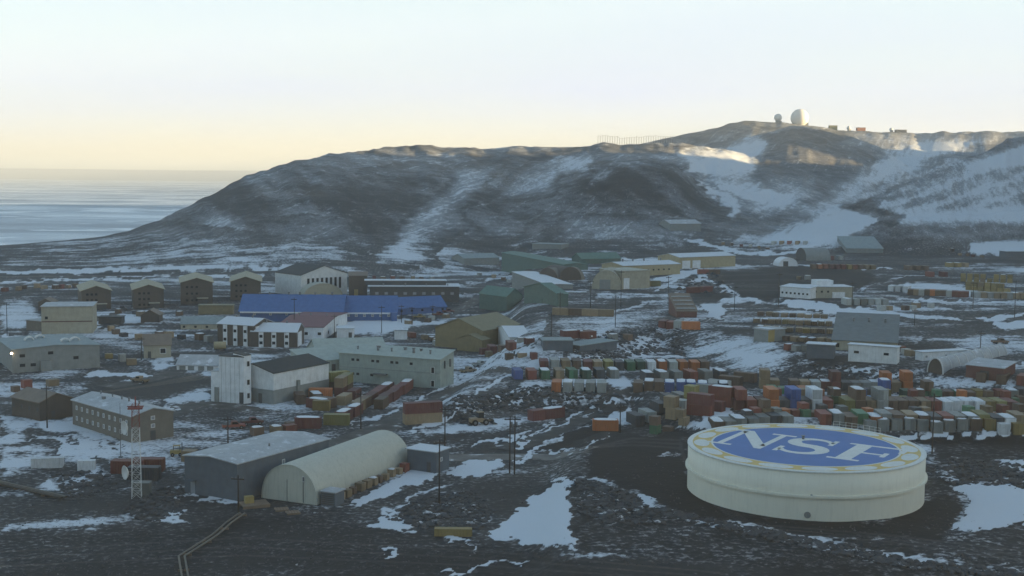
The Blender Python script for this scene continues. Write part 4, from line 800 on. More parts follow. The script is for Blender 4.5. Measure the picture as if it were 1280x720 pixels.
F2 = wing(r, F, (776.5,361.5), (812,360), W=18, eave=338, ridge='F', wall='beige_wall', roof='beige_roof'); panel(r, F, F2, 'F', F2['L']*.18, 2.5, 3.2, 5, 'white_panel', 'bay_door')
r, F = house('yellow_hall', 'yellow beige long building with a snowy flat roof and small dark windows', (779,346), (850,343), 'L', 752, eave=330, ridge='L', hr=1.4, wall='yellow_beige_wall', roof='snow_roof'); row(r, F, F, 'F', 7, F['he']*.55, 1.0, .8, s0=.25, s1=.8)
vents(r, F, 4, F['W']*.5, F['he']+F['hr']+.2, .4, 1.0)
r, F = house('power_hall', 'tall yellow beige hall with snow edged roof, farther back on the right', (849,336), (919,333), 'L', 822, eave=319.5, ridge='L', hr=1.6, wall='yellow_beige_wall', roof='snow_roof'); panel(r, F, F, 'F', F['L']*.12, 2.2, 6, 4.4, 'white_panel', 'bay_door'); panel(r, F, F, 'F', F['L']*.3, 2.2, 6, 4.4, 'white_panel', 'bay_door')
# brown dormitories with yellow roofs
for i, (A, B, ev, pk, Wd, lab) in enumerate([((102,387), (139,386), 363, 357.5, 30, 'dark brown three storey dormitory with ochre roof, first from the left'), ((167,386), (205,385.2), 361.5, 356, 30, 'dark brown three storey dormitory with ochre roof, second from the left'),
                                             ((226,381), (266,380.4), 353, 347.5, 32, 'dark brown three storey dormitory with ochre roof, third from the left'), ((288,375.3), (326,375), 352, 346, 34, 'dark brown dormitory with ochre roof beside the blue building')]):
    r, F = house('brown_dormitory', lab, A, B, W=Wd, eave=ev, ridge='W', peak=pk, wall='dorm_wall', roof='dorm_roof', group='brown dormitories in a row', ov=.7)
    for z in (.2, .5, .8): row(r, F, F, 'F', 3, F['he']*z, 1.0, .9, 'window_glass', s0=.2, s1=.5)
    panel(r, F, F, 'F', F['L']*.68, F['he']*.30, F['L']*.36, .35, 'beige_roof', 'porch_roof', out=2.0); panel(r, F, F, 'F', F['L']*.68, 1.2, F['L']*.3, 2.4, 'dark_wall', 'porch', out=1.4)
r, F = house('supply_store', 'beige flat roofed store behind the big grey hall, with a reddish band', (52,418), (116,417), W=16, eave=383, ridge='F', wall='beige_wall', roof='pale_roof')
panel(r, F, F, 'F', F['L']*.5, F['he']*.46, F['L']*.99, .35, 'maroon_wall', 'band', out=.1); panel(r, F, F, 'F', F['L']*.1, F['he']*.6, 1.0, 1.0)
F2 = wing(r, F, (33,413), (51.5,415), W=12, eave=402, ridge='F', wall='tan_wall', roof='pale_roof')
r, F = house('helicopter_hangar', 'big grey green hall with white roof hoods and a lit lamp, far left', (16,466), (125,459), W=27, eave=437.5, eave_at='A', ridge='W', peak=431.5, wall='grey_wall', roof='grey_roof')
for s, z in ((.11, .72), (.43, .78), (.72, .5), (.11, .3), (.23, .3)): panel(r, F, F, 'F', F['L']*s, F['he']*z, 1.5, .9, 'window_glass')
panel(r, F, F, 'F', F['L']*.37, F['he']*.24, 3.2, F['he']*.46, 'grey_wall', 'entrance_porch', out=1.8)
for s, q in ((.30, .62), (.44, .7), (.66, .3), (.80, .42)):
    zz = F['he']+F['hr']*(1-abs(s-.5)*2); x, y = F['L']*s, F['W']*q; mb = MB()
    for k in range(6):
        a0, a1 = math.pi*k/6, math.pi*(k+1)/6; mb.prism([(x+1.5*math.cos(a0), zz+.2+1.1*math.sin(a0)), (x+1.1*math.cos(a0), zz+.2+.8*math.sin(a0)), (x+1.1*math.cos(a1), zz+.2+.8*math.sin(a1)), (x+1.5*math.cos(a1), zz+.2+1.1*math.sin(a1))], y-.8, y+.8)
    mb.build('roof_hood', M('white_paint'), r)
lp = MB(); lp.tube((-.3, -.5, F['he']*.86), (-.3, -.8, F['he']*.86), .3, n=12); lp.build('wall_lamp', M('lamp_glow'), r); MB().box(-.6, .0, -.5, -.05, F['he']*.86-.12, F['he']*.86+.5).build('lamp_bracket', M('dark_wall'), r)
r, F = house('cottage', 'small beige house with hipped brown roof in the left snow yard', (180,448), (214,447), W=11, eave=431, ridge='L', peak=418, wall='beige_wall', roof='brown_roof'); panel(r, F, F, 'F', F['L']*.7, F['he']*.55, 1.9, 1.8, fr=.15); panel(r, F, F, 'F', F['L']*.2, 1.1, 1, 2.2, 'dark_wall', 'door')
r, F = house('blue_roof_hut', 'long low hut with slate blue roof in the yard left of the barracks', (226,412), (277,412), W=9, eave=405, ridge='L', peak=396, wall='beige_wall', roof='grey_roof', cat='hut'); row(r, F, F, 'F', 4, F['he']*.5, .9, .8)
r, F = house('long_hut', 'long mustard coloured hut left of the blue building', (248,393), (291,393), W=5, eave=382, ridge='F', wall='olive_wall', roof='olive_roof', cat='hut')
r, F = house('dark_hut', 'dark low hut on snow right of the beige store', (123,406), (152,406), W=6, eave=397, ridge='F', wall='dark_wall', roof='dark_roof', cat='hut')
r, F = house('field_hut', 'round topped brown hut below the second brown dormitory', (176,404), (199,404), W=8, eave=394, ridge='W', hr=2, wall='brown_wall', roof='brown_roof', cat='hut')
r, F = house('garden_shed', 'tiny gabled shed behind the beige flat store', (48,388), (66,388), W=8, eave=378, ridge='W', hr=1.5, wall='brown_wall', roof='brown_roof', cat='shed')
# right side
r, F = house('grey_shop', 'large shop with a wide grey metal roof above the long white trailer', (1040,437), (1121,441), W=26, eave=425, eave_at='A', ridge='S', hr=5.6, wall='beige_wall', roof='shop_roof'); row(r, F, F, 'F', 4, F['he']*.5, 1.2, 1.2)
vents(r, F, 3, F['W']*.7, F['he']+4.2, .35, .9)
r, F = house('office_trailer', 'long off white office trailer with two dark windows on the snowy bank', (1060,451), (1121,455), W=3.6, eave=435, ridge='F', wall='white_wall', roof='snow_roof', cat='trailer')
for s in (.17, .78): panel(r, F, F, 'F', F['L']*s, F['he']*.58, 1.6, .9, fr=.1)
r, F = house('office_trailer', 'plain white trailer behind the white ribbed quonset', (1153,451), (1211,448), W=3.2, eave=438, ridge='F', wall='white_panel', roof='snow_roof', cat='trailer'); row(r, F, F, 'F', 3, F['he']*.5, .9, .7, 'pale_glass', fr=.08)
F = frame((1160,465), (1178,468), 'R', 1258); r = root_of(F, 'ribbed_quonset', 'white ribbed quonset hut with open dark end at the right', 'quonset hut'); h = rise(F, F['L']/2, 0, 448.5); arch(r, F, F, h, 'brown_wall', 'pale_roof')
for k in range(9): 
    mb = MB()
    for i in range(16):
        a0, a1 = math.pi*i/16, math.pi*(i+1)/16; c_ = lambda a, e: (F['L']/2+(F['L']/2+e)*math.cos(a), (h+e)*math.sin(a)**.85)
        mb.prism([c_(a0, .13), c_(a0, .3), c_(a1, .3), c_(a1, .13)], F['W']*k/8-.15, F['W']*k/8+.15)
    mb.build('rib', M('white_paint'), r)
r, F = house('maroon_shed', 'maroon sided shed with snowy roof against the white quonset', (1207,471), (1254,478), W=9, eave=461, ridge='S', hr=.8, wall='maroon_wall', roof='pale_roof', cat='shed'); panel(r, F, F, 'F', F['L']*.5, 1.3, 2.4, 2.6, 'dark_wall', 'door')
r, F = house('camp_office', 'low white office with a row of dark windows on the upper road', (975,371), (1012,374), W=8, eave=361, ridge='S', hr=.7, wall='white_panel', roof='snow_roof'); row(r, F, F, 'F', 7, F['he']*.45, .9, .8)
r, F = house('camp_office', 'larger white office block with a small upper storey, on the upper road', (1014,373), (1066,373), W=12, eave=359, ridge='F', wall='beige_wall', roof='snow_roof'); mb = MB(); mb.box(F['L']*.2, F['L']*.6, 4, 11, F['he']+.24, F['he']+2.6); mb.build('upper_storey', M('white_panel'), r); panel(r, F, F, 'F', F['L']*.65, 1.4, F['L']*.3, 2.6, 'white_panel', 'bay_door', out=.5); row(r, F, F, 'F', 3, F['he']*.6, .9, .8, s0=.1, s1=.4)
r, F = house('scoria_shed', 'dull grey wide shed roof beyond the black gravel yard, right of the dark dome', (1058,316), (1104,316), W=22, he=3, ridge='S', hr=7, wall='grey_wall', roof='grey_roof', cat='shed')
F = frame((1008,326), (1038,326), W=18); r = root_of(F, 'dome_shed', 'dark rounded shed beyond the black gravel yard', 'shed'); arch(r, F, F, 7.5, 'dark_wall', 'grey_wall', ridge='L')
F = frame((974,333), (997,333), W=10); r = root_of(F, 'igloo_hut', 'snow covered rounded hut with a dark doorway by the black gravel yard', 'hut'); arch(r, F, F, 5, 'snow_cover', 'snow_cover'); panel(r, F, F, 'F', F['L']*.35, 1.5, 3, 3, 'dark_wall', 'door')
r, F = house('terrace_store', 'stepped pinkish brown store with striped roof on the snowy slope', (846,397), (871,397), W=14, eave=389, ridge='S', hr=5, wall='maroon_wall', roof='brown_roof')
for k in range(4): MB().box(.3, F['L']-.3, 1+k*3.2, 2+k*3.2, F['he']+5*(1.5+k*3.2)/14+.26, F['he']+5*(1.5+k*3.2)/14+.55).build('roof_batten', M('pale_roof'), r)
r, F = house('equipment_hut', 'grey hut with a yellow end beside the lumber yard', (942,427), (960,428), W=8, eave=413, ridge='F', wall='grey_wall', roof='pale_roof', cat='hut'); wing(r, F, (960.3,428), (968,427), W=6, he=F['he']*.95, ridge='F', wall='yellow_paint', roof='snow_roof')
r, F = house('slate_hut', 'slate blue hut with snowy roof left of the long two windowed trailer', (1008,447), (1042,448), W=5, eave=432, ridge='F', wall='slate_wall', roof='snow_roof', cat='hut')
r, F = house('utility_hut', 'long grey hut on the snowy slope, left one of the pair', (679,439), (716,440), W=7, eave=426, ridge='F', wall='slate_wall', roof='grey_roof', cat='hut', group='long grey huts on the slope')
r, F = house('utility_hut', 'long grey hut on the snowy slope, right one of the pair', (725,439), (771,438), W=7, eave=426, ridge='F', wall='slate_wall', roof='grey_roof', cat='hut', group='long grey huts on the slope')
r, F = house('canvas_hut', 'small round white tent beside the olive hall', (619,429), (637,429), W=7, eave=422, ridge='W', hr=2, wall='white_panel', roof='snow_roof', cat='tent')
r, F = house('white_kiosk', 'small white boxy hut on the snow below the blue building', (493,425), (509,425), W=4, eave=413, ridge='F', wall='white_panel', roof='snow_roof', cat='hut')
r, F = house('snow_roof_shed', 'low shed under a broad snowy roof behind the green sheds', (640,364), (684,362), W=12, eave=356, ridge='L', peak=348, wall='grey_wall', roof='snow_roof', cat='shed')
r, F = house('ridge_hut', 'grey hut at the snowline near the right edge', (1258,322), (1282,322), W=9, he=4, ridge='F', wall='slate_wall', roof='snow_roof', cat='hut')
# ------------------------------------------------------------------ containers, crates and other stores
CC = {'R': ('rust red', (0.21, 0.062, 0.045)), 'O': ('orange', (0.40, 0.125, 0.035)), 'G': ('green', (0.055, 0.16, 0.085)), 'B': ('blue', (0.07, 0.12, 0.32)), 'W': ('white', (0.58, 0.60, 0.62)),
      'Y': ('ochre yellow', (0.25, 0.18, 0.055)), 'K': ('charcoal', (0.055, 0.06, 0.07)), 'S': ('grey', (0.20, 0.21, 0.20)), 'T': ('tan', (0.25, 0.18, 0.105)), 'M': ('maroon', (0.135, 0.045, 0.042)),
      'N': ('brown', (0.13, 0.085, 0.06)), 'L': ('pale grey', (0.34, 0.355, 0.34)), 'U': ('light blue', (0.16, 0.27, 0.42)), 'V': ('olive', (0.22, 0.20, 0.065)), 'D': ('dark green', (0.035, 0.085, 0.06))}
def paintmat(k):
    nm = 'paint_'+CC[k][0].replace(' ', '_')
    if nm in MATS: return MATS[nm]
    m = mat(nm, tuple(max(0.008, 1.2*(v+0.15*(v-sum(CC[k][1])/3))) for v in CC[k][1]), rough=0.6, var=0.15, scale=0.8, dirt=0.45); t = m.node_tree
    oi = t.nodes.new('ShaderNodeObjectInfo'); r = t.nodes.new('ShaderNodeMapRange'); r.inputs['To Min'].default_value = 0.65; r.inputs['To Max'].default_value = 1.25; t.links.new(oi.outputs['Random'], r.inputs[0])
    sc = [n for n in t.nodes if n.type == 'VECT_MATH'][0]; old = sc.inputs['Scale'].links[0].from_socket
    mu = t.nodes.new('ShaderNodeMath'); mu.operation = 'MULTIPLY'; t.links.new(old, mu.inputs[0]); t.links.new(r.outputs[0], mu.inputs[1]); t.links.new(mu.outputs[0], sc.inputs['Scale']); return m
def cont_body():
    mb = MB(); w, l, h, n, d = 1.22, 6.06, 2.59, 11, 0.06
    pr = [(-w, 0)]
    L_ = [(-w, 0.12)]
    for i in range(n):
        y = 0.2+i*(l-0.4)/n; s = (l-0.4)/n
        L_ += [(-w, y), (-w+d, y+s*.2), (-w+d, y+s*.6), (-w, y+s*.8)]
    L_ += [(-w, l-.12)]
    Rr = [(-x, y) for x, y in L_][::-1]
    out = [(-w, 0)]+L_+[(-w, l), (w, l)]+Rr+[(w, 0)]
    k = len(out); i0 = len(mb.v)
    mb.v += [(x, y, 0.12) for x, y in out]+[(x, y, h-.1) for x, y in out]
    for i in range(k): mb.f.append((i, (i+1) % k, k+(i+1) % k, k+i)); mb.m.append(0); mb.sm.append(False)
    mb.box(-w, w, 0, l, h-.1, h); mb.box(-w, w, 0, l, 0, .12)
    return mb.mesh('container_body', paintmat('S'))
def door_mesh(s):
    mb = MB(); x0, x1 = (-1.16, -.015) if s < 0 else (.015, 1.16); mb.box(x0, x1, -.05, -.002, .16, 2.46)
    for q in (.3, .7): x = x0+(x1-x0)*q; mb.box(x-.03, x+.03, -.10, -.05, .2, 2.42)
    return mb.mesh('container_door', paintmat('S'))
def cap_mesh(w, l, h, seed):
    rr = random.Random(seed); mb = MB(); n = 10; pts = []
    for i in range(n):
        a = 2*math.pi*i/n; k = 1/max(abs(math.cos(a)), abs(math.sin(a))); q = rr.uniform(.82, .99); pts.append((w*math.cos(a)*k*q, l/2+l/2*math.sin(a)*k*q))
    up = [(x*.86, l/2+(y-l/2)*.9) for x, y in pts]
    i = len(mb.v); mb.v += [(x, y, h+.004) for x, y in pts]+[(x, y, h+rr.uniform(.10, .2)) for x, y in up]
    for j in range(n): mb.f.append((i+j, i+(j+1) % n, i+n+(j+1) % n, i+n+j)); mb.m.append(0); mb.sm.append(True)
    mb.f.append(tuple(range(i+n, i+2*n))); mb.m.append(0); mb.sm.append(True)
    return mb.mesh('snow_cap', M('snow_cover'))
def crate_body():
    mb = MB(); mb.box(-1, 1, .02, 1.98, .12, 1.9); mb.box(-1, -.7, 0, 2, 0, .12); mb.box(.7, 1, 0, 2, 0, .12)
    for x in (-1.0, -.06, .88): mb.box(x, x+.12, -.03, .018, .14, 1.88)
    mb.box(-1.02, 1.02, -.02, 2.02, 1.9, 1.98)
    return mb.mesh('crate_body', M('plywood'))
def bundle_body():
    mb = MB()
    for i in range(4):
        for j in range(3):
            x = -1+j*.68; mb.box(x, x+.62, RND.uniform(-.15, .05), 3.6+RND.uniform(-.2, .3), .15+i*.40, .15+i*.40+.35)
    for y in (.5, 2.8): mb.box(-1, 1.02, y, y+.15, 0, .145)
    return mb.mesh('lumber_body', M('plywood'))
BODY, DOORS = cont_body(), (door_mesh(-1), door_mesh(1))
CAPS = [cap_mesh(1.2, 6.0, 2.59, i) for i in range(3)]; CCAP = cap_mesh(.98, 1.96, 1.98, 9); BCAP = cap_mesh(.95, 3.4, 1.71, 11)
CRATE, BUNDLE = crate_body(), bundle_body()
ORD = 'first second third fourth fifth sixth seventh eighth ninth tenth eleventh twelfth thirteenth fourteenth fifteenth sixteenth seventeenth eighteenth nineteenth twentieth'.split()
KINDS_ = {'container': ('shipping_container', BODY, CAPS, (2.44, 6.06, 2.59)), 'crate': ('storage_crate', CRATE, [CCAP], (2.0, 2.0, 1.98)), 'bundle': ('lumber_bundle', BUNDLE, [BCAP], (2.0, 3.7, 1.7))}
def stow(kind, k, snow, loc, rz, sc, label, group, cat):
    nm, body, caps, dim = KINDS_[kind]; r = thing(nm, label, cat, loc, rz, group)
    if sc != (1, 1, 1): r.scale = sc
    m = paintmat(k)
    b = put({'container': 'body', 'crate': 'box', 'bundle': 'planks'}[kind], body, r, mat=m)
    if kind == 'container' and math.hypot(loc[0], loc[1]) < 520:
        for d in DOORS: put('door', d, r, mat=m)
    if snow: put('snow_cap', RND.choice(caps), r)
    return r
def stores(p0, p1, spec, phrase, orient='end', kind='container', sc=(1, 1, 1), jit=.25, tier2=None, cat=None, snowp=0.12, back=False, turn=0.0):
    """a row from picture point p0 to p1 (front base line); lower case = snow on its roof, '-' = a gap; tier2 = boxes stacked on top"""
    a = at(*p0); b = at(*p1); n = len(spec); noun = {'container': 'container', 'crate': 'crate', 'bundle': 'lumber bundle'}[kind]; cat = cat or {'bundle': 'lumber'}.get(kind, noun)
    ang = math.atan2(b[1]-a[1], b[0]-a[0]); dim = KINDS_[kind][3]
    if n >= 12 and kind == 'container': spec = ''.join('-' if RND.random() < .07 else ch for ch in spec); tier2 = ''.join('-' if s_ == '-' else t_ for s_, t_ in zip(spec, tier2)) if tier2 else None
    if n >= 12: jit = max(jit, .38)
    for tier, sp in enumerate([spec, tier2] if tier2 else [spec]):
        ph = phrase if tier == 0 else 'top of '+phrase
        tot = {}; cnt = {}
        for c in sp:
            if c != '-': tot[c.upper()] = tot.get(c.upper(), 0)+1
        for i, c in enumerate(sp):
            if c == '-': continue
            t = i/(n-1) if n > 1 else .5; p = a+(b-a)*t; U = c.upper(); cnt[U] = cnt.get(U, 0)+1
            snow = c.islower() or (RND.random() < snowp)
            yaw = ang+R(turn)+RND.uniform(-.03, .03)
            jx = RND.uniform(-jit, jit)*.4; jy = RND.uniform(-jit, jit)*2
            x, y = p[0]-math.sin(ang)*jy+math.cos(ang)*jx, p[1]+math.cos(ang)*jy+math.sin(ang)*jx
            if orient == 'side':                                        # long side to the front, door end to the right
                l = dim[1]*sc[1]/2; yaw += math.pi/2; x, y = x+math.cos(ang)*l-math.sin(ang)*dim[0]*sc[0]/2, y+math.sin(ang)*l+math.cos(ang)*dim[0]*sc[0]/2
            z = float(H(np.array(x), np.array(y)))-.02+tier*(dim[2]*sc[2]+.01)
            if tier and snow is True and False: pass
            ad = CC[U][0]; lab = (f'{ad} {noun} in {ph}' if tot[U] == 1 else f'{ORD[cnt[U]-1]} {ad} {noun} from the left in {ph}')
            lab = lab.replace(' in the foot', ' at the foot').replace(' in the slope', ' on the slope').replace(' in the snow', ' on the snow').replace(' in the rocks', ' on the rocks').replace(' in the back', ' at the back').replace(' in the store ', ' in the small store ')
            s2 = sc if kind != 'crate' or tier2 else tuple(v*RND.uniform(.75, 1.2) for v in sc)
            stow(kind, U, snow, (x, y, z), yaw, s2, lab, f'{noun}s in {phrase}', cat)
q = stores
# the big yard behind the tank, front to back
q((1088,540), (1272,542), 'SSSSSSsSnYWY', 'the front row behind the painted tank', jit=.1)
q((899,542), (985,534), 'nSsSSKS', 'the row touching the far tank rim')
q((1003,533), (1277,535), 'SKRsNGOSNTnKRSsVKwT', 'the tank yard, second row')
q((936,523), (1278,525), 'KRTSORGNVUGNBOTRKNsRKBWTtGNORKT', 'the tank yard, third row', kind='crate', sc=(.92, 1.3, .95), tier2='--N---R-K-S--O-N--KT----G-T-R-N')
q((926,513), (1279,514), 'MRMOKBKwRYVNTLNNNTRwwwwYVMM', 'the tank yard, fourth row', tier2='R--O-B-W-Y-N-L------------')
q((962,504), (1279,505), 'RGBKTORNGYNTUKRNVBSNGTROKNTSRGN', 'the tank yard, middle row', kind='crate', sc=(.9, 1.3, .92), tier2='-R--T-O-N--B--Y--RN-G--O--N-R--')
q((966,496), (1279,497), 'GGDOTKNRRKKBUDMGNNGNYORsK', 'the tank yard, fifth row', sc=(.95, .7, .95), tier2='-----R-----B---N---------')
q((956,487), (1134,489), 'TTNNTLMMKSSSOTO', 'the tank yard row under the bank', sc=(1, .8, 1), tier2='T------M----O-O')
q((890,520), (930,505), 'RMRm', 'the red group left of the crate yard', tier2='M-R-')
q((898,494), (943,478), 'LLNN', 'the short row below the snow slope')
q((1226,478), (1276,482), 'NNR', 'the row beside the maroon shed', orient='end')
# the yard in the middle
q((695,490), (752,491), 'OLLSL', 'the row on the stone bank', jit=.05)
q((648,475), (768,474), 'BRgTGdKS', 'the second row behind the stone bank')
q((667,462), (882,464), 'NMLTNMTVKGDWOLOON', 'the long row under the grey huts')
q((797,491), (905,492), 'NnNbbbBSK', 'the row with three blue ones')
q((812,478), (905,476), 'kSSRSk', 'the low row above the blue containers')
q((757,539), (757,539), 'O', 'front of the middle yard by a pole', orient='side', jit=0)
q((800,533), (856,506), 'KLKKS', 'the slanting row behind the orange container', turn=-25, jit=.1)
q((822,542), (858,532), 'GNT', 'the pile by the slanting row', kind='crate', tier2='N-T')
q((846,524), (882,506), 'TLVO', 'the pile beside the yard snow', kind='crate', sc=(1.4, 1.4, 1.4), tier2='T-V-')
# the yard below the pale green laboratory
q((384,536), (384,536), 'm', 'the lower yard beside the slate warehouse', orient='side', jit=0)
q((420,532), (420,532), 'V', 'the lower yard beside the road', orient='side', jit=0)
q((436,526), (449,519), 'mm', 'the lower yard behind the olive container', orient='side', jit=0)
q((401,514), (401,514), 'Y', 'the lower yard behind the maroon one', orient='side', jit=0, sc=(1, .7, 1))
q((377,506), (398,505), 'Nn', 'the lower yard nearest the grey plinth', orient='end', jit=0); q((410,512), (418,510), 'MN', 'the lower yard right of the yellow box', orient='end', jit=.1)
q((400,498), (400,498), 'O', 'the middle of the laboratory yard', orient='side', jit=0)
q((396,490), (425,487), 'MN', 'the back of the laboratory yard', orient='side', tier2='vV', jit=.05); q((432,494), (438,490), 'MN', 'the back pair of the laboratory yard', orient='side', tier2='TV', jit=.05); q((436,505), (448,498), 'TM', 'the centre block of the laboratory yard', orient='side', jit=.05)
q((455,513), (489,491), 'TNMMMm', 'the roadside block, left column', orient='side', jit=.1, snowp=0); q((482,509), (514,487), 'NMMMMm', 'the roadside block, right column', orient='side', jit=.1, snowp=0)
q((522,530), (538,529), 'TT', 'the roadside stack by the street', orient='side', tier2='MM', jit=.05)
q((679,525), (694,523), 'MM', 'the pair on snow below the stone bank', orient='side', jit=.05)
q((612,443), (634,439), 'MR', 'the pair beside the olive hall', orient='side')
q((716,424), (735,424), 'MR', 'the pair above the grey huts', orient='side')
# slope and upper terraces
q((827,411), (846,411), 'MRL', 'the row before the terrace store', jit=.05); q((864,414), (864,414), 'O', 'the slope right of the terrace store', orient='side', jit=0)
q((700,394), (756,396), 'TNTT', 'the tan row above the snowy slope', orient='side', jit=.1)
q((806,358), (818,358), 'YV', 'the gravel heap below the power hall', orient='side'); q((868,366), (885,365), 'MM', 'the pair on the heap by the black yard', orient='side'); q((880,343), (893,343), 'RN', 'the pair by the black gravel yard', orient='side')
q((1113,364), (1131,365), 'wWw', 'the white group left of the upper row'); q((1138,369), (1207,372), 'NTLNONNLRRR', 'the upper row on the right')
q((1210,363), (1258,366), 'YYYYYYY', 'the lower yellow stack', kind='crate', sc=(1.25, 1.2, 1.05), tier2='YYTYYY-'); q((1204,352), (1262,354), 'YYYTYYYY', 'the upper yellow stack', kind='crate', sc=(1.25, 1.2, 1.05), tier2='YYYY-YYY')
q((1222,373), (1279,374), 'LTLTTLTT', 'the tan row at the right edge', jit=.1); q((1062,382), (1107,382), 'LLSLLL', 'the pale row before the white office', jit=.1)
q((1138,338), (1158,338), 'NNN', 'the brown trio under the right slope'); q((1166,346), (1182,346), 'RM', 'the pair above the upper row'); q((1190,334), (1208,334), 'YYT', 'the yellow group under the right slope')
q((1018,336), (1092,337), 'NORMMRYRNTT', 'the far row behind the black yard'); q((1028,325), (1052,325), 'TRL', 'the short row behind the dark dome'); q((966,306), (1006,306), 'LTRTL', 'the farthest row below the valley snow')
# by the mast and the fuel store at bottom left
q((157,592), (157,592), 'R', 'the store behind the lattice mast', orient='side', jit=0); q((184,589), (184,589), 'R', 'the store right of the lattice mast', orient='side', jit=0); q((178,600), (178,600), 'K', 'the store in front of the mast pair', orient='side', jit=0)
q((58,584), (58,584), 'W', 'the snow left of the lattice mast', orient='side', jit=0, sc=(.8, 1, .8), turn=12); q((107,588), (107,588), 'W', 'the rocks beside the longer white one', orient='side', jit=0, sc=(.7, .55, .8), turn=10); q((176,619), (176,619), 'S', 'the foot of the lattice mast', orient='side', jit=0, sc=(.9, .5, .9))
q((566,671), (566,671), 'Y', 'the foot of the snow drift at bottom', orient='side', jit=0, sc=(.55, 1.02, .5))
# plywood crates along the fabric tent, lumber yard
F = TENT; names = 'TTNTTTNTTTRRT'
for i, c in enumerate(names):
    p = fpt(F, F['L']+1.6, 4.5+i*(F['W']-5.5)/12); s = RND.uniform(.55, .8)
    stow('crate', c, RND.random() < .3, (p[0], p[1], float(H(p[0], p[1]))-.02), F['rz']+R(RND.uniform(-8, 8)), (s, s, s*RND.uniform(.9, 1.3)), f'{CC[c][0]} crate along the fabric tent, {ORD[i]} from its near end', 'crates along the fabric tent', 'crate')
p = fpt(F, F['L']+.6, .4); r = thing('generator_box', 'dark slatted box against the near corner of the fabric tent', 'generator', tuple(p), F['rz'])
MB().box(0, 3.0, 0, 3.2, -.3, 2.4).build('casing', M('slate_wall'), r); MB().box(-.15, 3.2, -.15, 3.4, 2.42, 2.6).build('lid', M('pale_roof'), r)
for k in range(6): MB().box(.2, 2.8, -.07, -.002, .2+k*.36, .4+k*.36).build('slat', M('dark_wall'), r)
for k, (p0, p1, spec, ph) in enumerate([((962,424), (1034,430), 'TTNTTNTT', 'the nearest lumber row'), ((950,413), (1036,417), 'TTTNTTYTNT', 'the second lumber row'), ((946,404), (1036,408), 'TNTTYTTTNTT', 'the third lumber row'), ((950,395), (1030,399), 'NTTTNTTTT', 'the farthest lumber row')]):
    q(p0, p1, spec, ph, kind='bundle', snowp=.35, jit=.8, sc=(1.1, 1, .9))
for p0, p1, spec, ph in [((600,444), (655,432), 'MTNsM', 'the heap by the olive hall'), ((520,406), (556,398), 'TNLT', 'the heap by the blue building end'), ((640,452), (668,446), 'NTM', 'the heap by the street bend'), ((512,420), (545,432), 'NRTNTL', 'the heap left of the olive hall'), ((1125,440), (1150,448), 'RLTG', 'the heap between the two trailers'), ((985,437), (1005,440), 'RLS', 'the heap left of the slate hut'), ((60,362), (98,360), 'TNRTN', 'the heap left of brown dormitories'), ((0,366), (46,360), 'NRTNT', 'the far heap at the left edge'), ((455,350), (540,350), 'NMTRNTNL', 'the heap behind the mess hall'), ((600,345), (650,350), 'LTNLM', 'the heap before the far green shed'),
                          ((905,306), (960,312), 'TNRLTN', 'the farthest heap below the valley'), ((196,420), (255,428), 'NTKNL', 'the heap right of the cottage'), ((130,415), (170,424), 'TNKT', 'the heap left of the cottage'), ((130,448), (160,456), 'YLT', 'the heap beside the helicopter hall'), ((150,392), (175,396), 'NKT', 'the heap below the dormitories'), ((205,396), (222,394), 'KN', 'the pair below the third dormitory'), ((20,490), (60,482), 'NRT', 'the heap behind the brown lodge'), ((225,575), (228,590), 'TN', 'the pair beside the slate warehouse'), ((330,545), (372,538), 'NTRN', 'the heap behind the slate warehouse'), ((1000,350), (1010,350), 'TL', 'the pair on the black yard edge'), ((1108,390), (1160,385), 'LTNLTL', 'the heap along the upper road'), ((1186,315), (1225,322), 'NTNMT', 'the heap under the right slope'), ((740,420), (790,428), 'NSN', 'the heap on the slope by grey huts')]:
    q(p0, p1, spec, ph, kind='crate', turn=RND.uniform(-25, 25), snowp=.4, jit=1.2, sc=(1.2, 1.2, 1.0))
# ------------------------------------------------------------------ poles
POLES = [((637,592), 520, 'left one of the tall pair above the gravel slope'), ((643,593), 520, 'right one of the tall pair above the gravel slope'), ((556,560), 508, 'right of the maroon roadside stack'), ((549,632), 549, 'before the small grey shed'), ((451,536), 489, 'by the olive container'),
         ((298,641), 594, 'at the near corner of the slate warehouse'), ((285,554), 527, 'left of the slate warehouse roof'), ((59,536), 482, 'before the brown lodge'), ((769,409), 369, 'above the snowy slope'), ((689,421), 391, 'by the long grey hut'), ((776,383), 338, 'before the beige round hall'),
         ((1165,568), 492, 'right behind the painted tank'), ((1143,407), 390, 'by the upper road'), ((1225,446), 414, 'behind the ribbed quonset'), ((775,541), 505, 'before the orange container'), ((177,450), 421, 'left of the cottage'), ((477,417), 382, 'before the blue middle wing'), ((418,421), 393, 'by the maroon roof hall'), ((368,418), 372, 'between the barracks and blue building'),
         ((515,407), 383, 'by the small white hut'), ((541,399), 386, 'at the end of the blue building'), ((9,420), 378, 'at the far left edge'), ((973,384), 341, 'left of the white camp office'), ((502,404), 381, 'before the blue right wing'), ((835,380), 345, 'on the heap below the power hall'), ((1268,398), 350, 'at the far right edge'), ((1216,386), 352, 'before the tan row at right'), ((738,388), 350, 'between green shed and round hall'), ((918,388), 357, 'by the black gravel yard'), ((1065,382), 352, 'beside the white office block'), ((700,394), 365, 'at the tan container row')]
